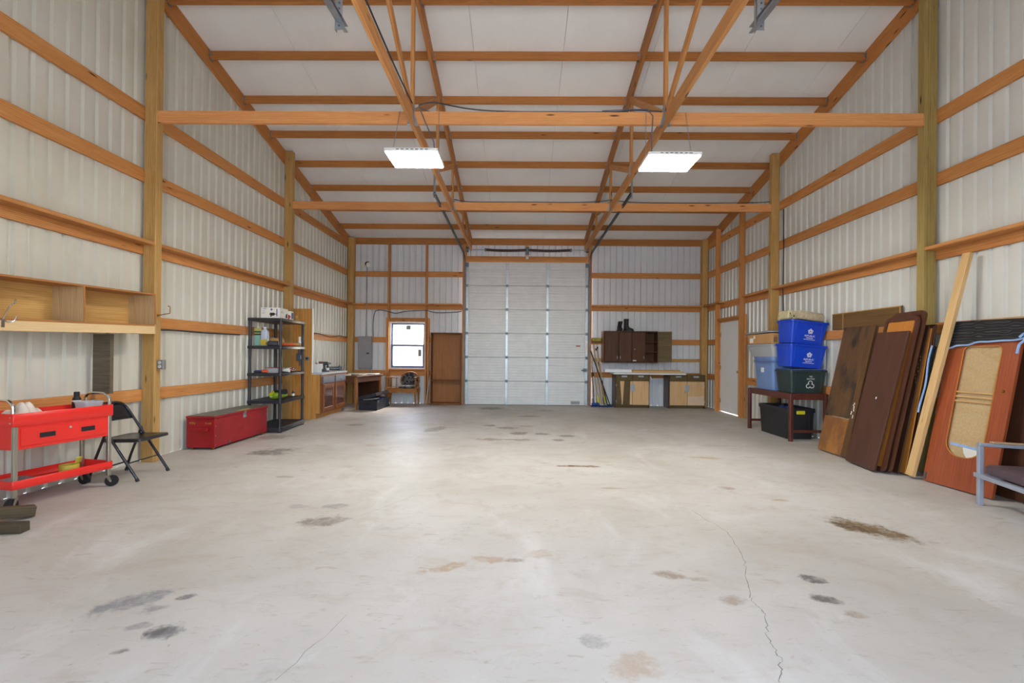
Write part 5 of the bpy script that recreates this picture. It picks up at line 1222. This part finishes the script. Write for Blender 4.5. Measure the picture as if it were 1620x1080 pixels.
# ================================================================ RIGHT: table with bins
t = thing('bin_table', 'reddish-brown stained wooden table frame carrying the stacked bins', 'table', (4.02, 6.84, 0))
TBX, TBY, TBZ = .57, 1.27, .715
for x in (0, TBX-.055):
    for y in (0, TBY-.055):
        mb = MB(); mb.loops([[(px, py, z) for px, py in rrect(x+e, x+.055-e, y+e, y+.055-e, .014, 3)] for e, z in ((0, 0), (0, TBZ-.015), (.012, TBZ))]); mb.build('leg', 'table_red', t)
mb = MB(); mb.box(.008, .03, .056, TBY-.056, TBZ-.095, TBZ-.002); mb.build('apron', 'table_red', t, .004)
mb = MB(); mb.box(TBX-.03, TBX-.008, .056, TBY-.056, TBZ-.095, TBZ-.002); mb.build('apron', 'table_red', t, .004)
mb = MB(); mb.box(.056, TBX-.056, .008, .03, TBZ-.095, TBZ-.002); mb.build('apron', 'table_red', t, .004)
mb = MB(); mb.box(.056, TBX-.056, TBY-.03, TBY-.008, TBZ-.095, TBZ-.002); mb.build('apron', 'table_red', t, .004)
mb = MB(); mb.box(.0305, TBX-.0305, .0305, TBY-.0305, TBZ-.018, TBZ-.003); mb.build('tabletop', 'table_red', t, .002)
for y in (.018, TBY-.037):
    mb = MB(); mb.box(.056, TBX-.056, y, y+.02, .13, .17); mb.build('stretcher', 'table_red', t, .003)
t = thing('black_tote', 'large black plastic tote on the floor under the bin table', 'tote', (4.075, 7.01, 0))
mb = MB(); mb.tub(0, .45, 0, .86, .002, .47, .035, .004, .012, .06, .05); mb.build('tote_body', 'bin_black', t)
mb = MB(); mb.box(.14, .27, -.015, .003, .385, .44); mb.build('handle', 'yellow', t, .008, label='yellow handle grip')
mb = MB()
for q in (.33, .39): mb.box(q, q+.012, .004, .012, .06, .37)
mb.build('stiffening_ribs', 'bin_black', t, .002)
for i, (x, y, h, w_) in enumerate(((.10, .50, .46, .03), (.14, .42, .455, .02))):
    o = MB().box(-w_, w_, -.03, .03, 0, .45).build('blue_box', 'ink_blue', None, .003); o.location = (4.075+x+.1, 7.01+y, .012); tag(o, ['blue carton standing inside the black tote, the farther one', 'slim blue carton standing inside the black tote, the nearer one'][i], 'carton')

def recycle_mark(par, c, s, mat, tilt, lobes=3, name='emblem'):
    """chasing loop of rounded arrows (3) or star-flower of rings (5), facing -Y"""
    e = part_empty(name, par, c) if False else None
    mb = MB()
    if lobes == 3:
        for k_ in range(3):
            a0 = pi/2+k_*2*pi/3; cx0, cz0 = s*.52*cos(a0), s*.52*sin(a0)
            pts = []
            for i in range(13):
                a = a0-2.0+i*4.0/12; pts.append((cx0+s*.46*cos(a), 0, cz0+s*.46*sin(a)))
            P = [Vector(p) for p in pts]; L = []; R_ = []
            for i, p in enumerate(P):
                q = p-Vector((cx0, 0, cz0)); q.normalize(); L.append(p+q*s*.075); R_.append(p-q*s*.075)
            for i in range(12):
                mb.add([tuple(L[i]), tuple(L[i+1]), tuple(R_[i+1]), tuple(R_[i])], [(0, 1, 2, 3)])
            tip = P[-1]; q = (P[-1]-P[-2]).normalized(); nrm = Vector((q.z, 0, -q.x))
            mb.add([tuple(tip+nrm*s*.17), tuple(tip-nrm*s*.17), tuple(tip+q*s*.25)], [(0, 1, 2)])
    else:
        for k_ in range(5):
            a0 = pi/2+k_*2*pi/5; cx0, cz0 = s*.58*cos(a0), s*.58*sin(a0)
            n = 14
            for i in range(n):
                a, b = 2*pi*i/n, 2*pi*(i+1)/n
                mb.add([(cx0+r*s*cos(t_), 0, cz0+r*s*sin(t_)) for r, t_ in ((.36, a), (.36, b), (.17, b), (.17, a))], [(0, 1, 2, 3)])
    o = mb.build(name, mat, par, smooth=False, solid=.0012); o.location = c; o.rotation_euler.x = tilt; return o
def bin_tub(name, label, loc, ry, mat, w, d, h, tp, mark, rx=0, rz=0):
    t = thing(name, label, 'bin', loc, rz, None, rx, ry)
    mb = MB(); mb.tub(0, w, 0, d, 0, h, tp, .004, .014, .03, .04, 4); mb.build('bin_body', mat, t)
    mb = MB(); a = math.atan2(tp-.014, h)
    for q in (.10, w-.10):
        for f_ in (0,):
            m, L = frame((q*.9+.0*w if q < w/2 else w-(w-q)*.9, tp*.98+.004, .01), (q, .016, h-.035), (0, -1, 0)); o_ = mb.M; mb.M = m; mb.box(0, L, -.007, .007, -.006, .006); mb.M = o_
    for q in (.10, d-.10):
        m, L = frame((tp*.98+.004, q*.9 if q < d/2 else d-(d-q)*.9, .01), (.016, q, h-.035), (-1, 0, 0)); o_ = mb.M; mb.M = m; mb.box(0, L, -.007, .007, -.006, .006); mb.M = o_
    mb.build('stiffening_ribs', mat, t, .003)
    til = -a
    def on(x, z): return (x, tp+(.014-tp)*z/h-.004, z)
    # the front face leans outwards to the top: up vector (0,-sin a,cos a)
    if mark == 'star':
        recycle_mark(t, on(w*.54, h*.56), .042, 'white_print', a, 5)
        text(t, 'REPUBLIC', .036, on(w*.54, h*.36), (radians(90)+a, 0, 0), 'white_print')
        text(t, 'SERVICES', .024, on(w*.54, h*.27), (radians(90)+a, 0, 0), 'white_print')
        mb = MB(); p = on(w*.54, h*.205); mb.box(-.085, .085, -.0006, .0006, -.003, .003); o = mb.build('underline', 'white_print', t, smooth=False); o.location = p; o.rotation_euler.x = a
    else:
        text(t, 'WE', .030, on(w*.56, h*.72), (radians(90)+a, 0, 0), 'white_print')
        text(t, 'RECYCLE', .028, on(w*.56, h*.62), (radians(90)+a, 0, 0), 'white_print')
        recycle_mark(t, on(w*.555, h*.36), .062, 'white_print', a, 3)
    return t
BZ = TBZ+.001
bin_tub('recycling_bin', 'dark green recycling bin on the table below the two blue bins', (4.03, 6.86, BZ), 0, 'green_bin', .57, .44, .345, .045, 'loop')
# contents pressed between the bins
o = MB().box(.02, .55, .03, .42, 0, .012).build('flat_cover', 'ink_blue', None, .004); o.location = (4.03, 6.86, BZ+.347); tag(o, 'flat blue cover lying on the rim of the dark green bin', 'cover')
bin_tub('recycling_bin', 'lower blue recycling bin tilted on top of the dark green bin', (4.012, 6.87, BZ+.402), radians(4.2), 'blue', .575, .43, .345, .05, 'star')
bin_tub('recycling_bin', 'upper blue recycling bin at the top of the tilted stack', (4.022, 6.87, BZ+.402+.362), radians(6), 'blue', .575, .43, .345, .05, 'star')
t = thing('foam_mold', 'beige perforated foam block lying on the top blue bin', 'foam block', (4.055, 6.98, BZ+1.122), radians(3), None, 0, radians(9))
mb = MB(); mb.box(0, .40, 0, .26, 0, .135); mb.build('block', 'beige_mold', t, .015)
rnd = random.Random(11)
for i in range(16):
    x, z = rnd.uniform(.02, .17), rnd.uniform(.015, .09); MB().cyl((x, -.0015, z), (x, -.0003, z), rnd.uniform(.004, .009), n=8).build('hole', 'ink', t, smooth=False)
t = thing('padding_roll', 'speckled beige roll of padding in front of the foam block', 'roll', (4.16, 6.905, BZ+1.182), radians(3), None, 0, radians(9))
mb = MB(); mb.loops([[(x, .068*cos(2*pi*i/16)*s_, .068*sin(2*pi*i/16)*s_) for i in range(16)] for x, s_ in ((0, .9), (.01, 1), (.36, 1), (.385, .8))]); mb.build('roll_body', 'beige_roll', t)
# left stack
t = thing('storage_tote', 'blue-grey storage tote on the table under the clear tote', 'tote', (4.055, 7.40, BZ))
mb = MB(); mb.tub(0, .42, 0, .60, 0, .54, .04, .004, .012, .035, .05, 4); mb.build('tote_body', 'blue_grey', t)
mb = MB()
for z in (.45, .475): mb.loops([[(x, y, z_) for x, y in rrect(-.006+e, .426-e, -.006+e, .606-e, .05, 4)] for e, z_ in ((.004, z-.008), (0, z-.004), (0, z+.004), (.004, z+.008))])
mb.build('nested_rims', 'blue_grey', t)
mb = MB(); mb.box(-.003, .012, .25, .33, .28, .36); mb.build('latch', 'white_plastic', t, .004)
t = thing('clear_tote', 'clear grey storage tote with lid stacked on the blue-grey tote', 'tote', (4.03, 7.36, BZ+.541))
mb = MB(); mb.tub(0, .44, 0, .80, 0, .185, .05, .003, .01, .02, .05, 4); mb.build('tote_body', 'clear_plastic', t)
mb = MB(); mb.loops([[(x, y, z) for x, y in rrect(-.02+e, .46-e, -.02+e, .82-e, .05, 4)] for e, z in ((.004, .186), (0, .19), (0, .205), (.02, .212))]); mb.build('lid', 'clear_plastic', t)
t = thing('cardboard_box', 'flat brown cardboard box on top of the clear tote', 'box', (4.04, 7.38, BZ+.755))
mb = MB(); mb.box(0, .42, 0, .76, 0, .165); mb.build('box_body', 'card', t, .003)
mb = MB(); mb.box(-.0012, -.0002, .58, .70, .02, .10).box(-.0012, -.0002, .52, .57, .09, .14); mb.build('paper_label', 'white_paper', t, smooth=False)
mb = MB()
for i in range(5): mb.box(.03+i*.012, .037+i*.012, -.0012, -.0002, .02, .10+.03*(i % 2))
mb.build('printed_marks', 'ink', t, smooth=False)
MB().box(-.0012, .16, .0, .05, .1652, .166).box(-.0012, -.0001, 0, .05, 0, .166).build('packing_tape', 'kraft', t, smooth=False)
t = thing('grey_lid', 'loose grey plastic lid lying on the cardboard box', 'lid', (4.02, 7.40, BZ+.938), 0, None, radians(-1.0), 0)
mb = MB(); mb.loops([[(x, y, z) for x, y in rrect(e, .45-e, e, .84-e, .05, 4)] for e, z in ((0, 0), (0, .018), (.02, .03), (.05, .03))]); mb.build('lid_body', 'grey_lid', t)

# ================================================================ RIGHT: leaning boards and doors
def lean_frame(b0, b1, t0):
    """b0-b1: bottom edge, t0: top corner over b0; local x along the bottom, y up the board, z out towards the room"""
    b0, b1, t0 = Vector(b0), Vector(b1), Vector(t0)
    x = (b1-b0).normalized(); y = t0-b0; h = y.length; y = (y-x*y.dot(x)).normalized(); z = x.cross(y)
    m = Matrix(((x.x, y.x, z.x, b0.x), (x.y, y.y, z.y, b0.y), (x.z, y.z, z.z, b0.z), (0, 0, 0, 1)))
    return m, (b1-b0).length, h
def leaning(name, label, cat, b0, b1, t0, grp=None):
    m, w, h = lean_frame(b0, b1, t0); t = thing(name, label, cat, (0, 0, 0), 0, grp); t.matrix_world = m; return t, w, h
# board with worn varnish (bottom from far to near, front face is local +z -> room)
o = lumber('brown_panel', None, (4.618, 5.58, 1.775), (4.618, 6.80, 1.775), .022, .235, 'panel_brown', bev=.002)
tag(o, 'long brown hardboard panel standing on the right wall girt', 'panel')
for y, nm in ((.010, 'end_strip'), (.99, 'divider_strip')):
    q = MB().box(y, y+.014, .0115, .016, -.117, .117).build(nm, 'handle_wood', o, smooth=False)
q = MB().box(0, 1.22, .0115, .015, .106, .117).build('top_strip', 'handle_wood', o, smooth=False)
t, w, h = leaning('door_slab', 'worn dark door slab with a lighter lower panel leaning on the right wall', 'door slab', (4.06, 6.27, .02), (4.04, 5.70, .02), (4.40, 6.27, 1.66), 'leaning doors')
mb = MB(); mb.box(0, w-.105, h*.285, h, -.045, 0); mb.build('upper_panel', 'burnt_dark', t, .002)
mb = MB(); mb.box(0, w-.105, 0, h*.28, -.045, .0); mb.build('lower_panel', 'burnt_light', t, .002, label='lighter orange-brown lower panel')
mb = MB(); mb.box(w-.100, w, 0, h-.004, -.05, .0); mb.build('edge_board', 'worn_door', t, .003)
mb = MB(); rnd = random.Random(2)
for i in range(9): mb.blob((w-.06+rnd.uniform(-.02, .02), h*.30+i*.022, .001), (.010, .012, .002), i, .4, 8, 5)
mb.build('paint_splash', 'white_paper', t)
t, w, h = leaning('door_slab', 'plain dark mahogany slab in front of the leaning stack', 'door slab', (3.945, 5.575, .02), (3.875, 5.045, .02), (4.270, 5.475, 1.555), 'leaning doors')
mb = MB(); mb.box(0, w, 0, h, -.025, 0); mb.build('slab', 'mahogany', t, .004)
mb = MB(); mb.cyl((w*.52, h*.5, 0), (w*.53, h*.515, .0015), .006, n=8); mb.build('paint_speck', 'white_paper', t)
def frame_door(label, b0, b1, t0, pm, fm, thick, rad=.07, fw_=.05):
    t, w, h = leaning('cabinet_door', label, 'cabinet door', b0, b1, t0, 'leaning doors')
    out = rrect(0, w, 0, h, rad, 5); inn = rrect(fw_, w-fw_, fw_, h-fw_, .02, 5)
    mb = MB(); mb.loops([[(x, y, z) for x, y in P] for P, z in ((out, -thick), (out, 0), (inn, 0), (inn, -thick))], closed=True); mb.build('frame', fm, t)
    mb = MB(); mb.box(fw_+.001, w-fw_-.001, fw_+.001, h-fw_-.001, -thick+.003, -.010); mb.build('panel', pm, t, smooth=False)
    return t
frame_door('rounded framed door with an orange panel behind the mahogany slab', (4.003, 5.52, .02), (3.935, 4.985, .02), (4.335, 5.43, 1.72), 'honey', 'mahogany', .023)
frame_door('tallest rounded framed door in the leaning stack', (4.045, 5.48, .02), (3.98, 4.96, .02), (4.382, 5.40, 1.775), 'mahogany_dk_long', 'mahogany', .026)
for i, (dx, y0, y1, zt_, tx, mm, th, lb) in enumerate(((.085, 5.30, 4.96, 1.60, 4.397, 'mahogany_dk_long', .012, 'dark slab edge-on with pale paint drips in the leaning stack'),
                                        (.145, 5.25, 4.945, 1.58, 4.412, 'honey', .012, 'honey-coloured board edge-on in the leaning stack'),
                                        (.185, 5.24, 4.934, 1.60, 4.428, 'mahogany', .010, 'thin mahogany board edge-on in the leaning stack'),
                                        (.235, 5.22, 4.922, 1.62, 4.442, 'mahogany_dk_long', .014, 'darkest board nearest the pale stud in the leaning stack'))):
    t, w, h = leaning('door_slab', lb, 'board', (4.02+dx, y0, .02), (3.985+dx, y1, .02), (tx, y0-.03, zt_), 'leaning doors')
    mb = MB(); mb.box(0, w, 0, h, -th, 0); mb.build('slab', mm, t, .003)
    if i == 0:
        mb = MB(); rnd = random.Random(9)
        for k_ in range(8): mb.blob((w-.02-.01*(k_ % 3), h*.62+k_*.04, .001), (.005, .008, .0015), k_, .3, 8, 5)
        mb.build('paint_drips', 'tan', t)
# pale stud
o = lumber('leaning_stud', None, (4.100, 4.84, .03), (4.545, 4.70, 2.33), .085, .042, 'stud', (-1, 0, .2)); tag(o, 'pale new stud leaning high against the right wall', 'stud')

# mahogany door with glazed burlap opening
t, w, h = leaning('glazed_door', 'reddish mahogany door with burlap-backed glass opening under a black blanket', 'door', (4.152, 4.755, .012), (4.212, 4.125, .012), (4.480, 4.77, 1.60))
gx0, gx1, gz0, gz1 = .155, w-.135, .30, 1.40
def arch(x0, x1, y0, y1, rb, rt_, n=6):
    P = []
    for cx0, cy0, r, a0 in ((x1-rt_, y1-rt_, rt_, 0), (x0+rt_, y1-rt_, rt_, 90), (x0+rb, y0+rb, rb, 180), (x1-rb, y0+rb, rb, 270)):
        for i in range(n+1):
            a = radians(a0+90*i/n); P.append((cx0+r*cos(a), cy0+r*sin(a)))
    return P
inn = arch(gx0, gx1, gz0, gz1, .15, .05); out = arch(0, w, 0, h, .004, .004)
mb = MB(); mb.loops([[(x, y, z) for x, y in P] for P, z in ((out, -.026), (out, 0), (inn, 0), (inn, -.026))], closed=True); mb.build('door_frame', 'mahogany_red', t)
inn2 = arch(gx0+.008, gx1-.008, gz0+.008, gz1-.008, .145, .045)
mb = MB(); mb.loops([[(x, y, z) for x, y in P] for P, z in ((inn, .0005), (inn, .006), (inn2, .006), (inn2, .0005))], closed=True); mb.build('bead', 'honey', t)
mb = MB(); mb.prism(arch(gx0+.001, gx1-.001, gz0+.001, gz1-.001, .149, .049), -.025, -.0205); mb.build('burlap_backing', 'burlap', t, smooth=False)
mb = MB(); mb.prism(arch(gx0+.001, gx1-.001, gz0+.001, gz1-.001, .149, .049), -.012, -.009); mb.build('pane', 'glass', t, smooth=False)
for y in (.84, .885, .93):
    mb = MB(); mb.box(gx0+.002, gx1-.002, y, y+.018, -.0085, -.001); mb.build('muntin', 'kraft', t, .002)
mb = MB(); mb.prism([(gx0+.03, gz0+.135), (gx1-.003, gz0+.12), (gx1-.003, gz0+.095), (gx0+.03, gz0+.11)], -.020, -.0145); mb.build('paper_strip', 'blue_hem', t, smooth=False)
mb = MB(); mb.prism([(gx0+.15, gz0+.105), (gx1-.004, gz0+.09), (gx1-.006, gz0+.05), (gx1-.06, gz0+.005), (gx0+.2, gz0+.006), (gx0+.165, gz0+.05)], -.020, -.0145); mb.build('paper_scrap', 'white_paper', t, smooth=False)
mb = MB(); mb.box(.012, .03, .015, .09, .0005, .006); mb.build('hinge', 'steel_dk', t)
mb = MB(); mb.cyl((w-.07, h*.6, 0), (w-.07, h*.6, .012), .013, n=10); mb.build('knob', 'brass', t)
GM = t.matrix_world.copy(); gw, gh = w, h
t, w, h = leaning('plain_door', 'dark plain door leaning behind the glazed mahogany door', 'door', (4.378, 4.74, .012), (4.380, 3.99, .012), (4.589, 4.75, 1.635))
mb = MB(); mb.box(0, w, 0, h, -.020, 0); mb.build('slab', 'mahogany_dk_long', t, .002)
mb = MB(); mb.box(0, w, h+.0005, h+.012, -.019, -.001); mb.build('top_edge', 'stud', t, smooth=False, label='pale raw top edge')
# blanket draped over the glazed door
t = thing('moving_blanket', 'black quilted moving blanket with light blue binding draped over the glazed door', 'blanket'); t.matrix_world = GM.copy()
bt = gh+.014
def drape(u, v, e=0):
    x = -.05+(gw+.10)*u; drop = .255-.085*u+.006*sin(9*u)+.004*sin(23*u)+.03*max(0, .2-u)/.2
    L = drop+.06+.03; s_ = v*L
    wr_ = .006*sin(14*u+3*v)+.004*sin(31*u)
    if s_ < drop: return (x, bt-drop+s_+.003*sin(5*u), .026+wr_)
    if s_ < drop+.06:
        a = (s_-drop)/.06*pi; return (x, bt+.018*sin(a)+.003*sin(5*u), -.004+.030*cos(a))
    return (x, bt-(s_-drop-.06), -.034)
mb = MB(); mb.grid(40, 34, drape); mb.build('blanket_cloth', 'quilt', t, solid=.005)
mb = MB(); mb.tube([drape(i/39, .0) for i in range(40)], .009, 6); mb.build('binding', 'blue_hem', t)
def tail(u, v): return (-.055-.07*u+.03*sin(3*v)+.0*v, bt-.32-.74*v, .022+.004*sin(9*v)-.0*u)
mb = MB(); mb.grid(5, 16, lambda u, v: (-.112-.004*u+.002*sin(7*v), bt-.24-.70*v, .055-.045*u+.012*sin(8*v))); mb.build('hanging_corner', 'quilt', t, solid=.008)
mb = MB(); mb.tube([(-.113+.002*sin(7*v), bt-.24-.72*v, .064+.012*sin(8*v)) for v in [i/15 for i in range(16)]], .009, 6); mb.build('binding', 'blue_hem', t)
o_ = MB(); o_.tube(smooth_pts([(gw+.01, bt-.17, .045), (gw+.05, bt-.14, .05), (gw+.055, bt-.20, .05), (gw+.02, bt-.24, .045), (gw+.01, bt-.32, .04)]), .010, 6); o_.build('bunched_binding', 'blue_hem', t)

# ---- silver patio chair at the right edge
t = thing('patio_chair', 'silver-framed low patio chair with plum cushion at the right edge', 'chair', (3.985, 4.0, 0), radians(-14))
ax, ay = .62, -.66                       # depth to the wall, width towards the camera
def bar(mb, p0, p1, w_, h_, upv=(0, 0, 1)):
    m, L = frame(p0, p1, upv); o = mb.M; mb.M = m; mb.box(0, L, -w_/2, w_/2, -h_/2, h_/2); mb.M = o
for y in (0, ay):
    mb = MB(); bar(mb, (0, y, 0), (0, y, .505), .036, .036, (1, 0, 0)); mb.build('leg', 'chair_alu', t, .004)
    mb = MB(); bar(mb, (ax, y, 0), (ax+.10, y, .74), .036, .036, (1, 0, 0)); mb.build('leg', 'chair_alu', t, .004)
    mb = MB(); bar(mb, (-.018, y, .520), (ax+.05, y, .505), .045, .030); mb.build('armrest_bar', 'chair_alu', t, .006)
    mb = MB(); bar(mb, (.075, y, .541), (ax, y, .527), .05, .016); mb.build('armrest_pad', 'arm_tan', t, .005, label='worn tan armrest strip')
    mb = MB(); bar(mb, (-.02, y, .255), (ax+.02, y, .235), .03, .04); mb.build('side_rail', 'chair_alu', t, .003)
for x, z in ((-.012, .255), (ax, .235)):
    mb = MB(); bar(mb, (x, .03, z), (x, ay-.02, z), .04, .036); mb.build('cross_rail', 'chair_alu', t, .003)
mb = MB(); bar(mb, (ax+.10, .0, .72), (ax+.10, ay, .72), .036, .036); mb.build('back_rail', 'chair_alu', t, .003)
mb = MB(); mb.loops([[(x, y, z+.0*x) for x, y in rrect(.0+e, ax-.01-e, ay+.03+e, -.025-e, .04, 4)] for e, z in ((.02, .278), (.003, .29), (0, .315), (.003, .345), (.02, .358))]); mb.build('seat_cushion', 'cushion_plum', t)
mb = MB(); mb.loops([[(ax-.015+.10*(z-.36)/.4+k_, y, z) for y, z in rrect(ay+.03+e, -.025-e, .365+e, .74-e, .04, 4)] for e, k_ in ((.02, -.06), (0, -.045), (0, .0), (.02, .012))]); mb.build('back_cushion', 'cushion_plum', t)
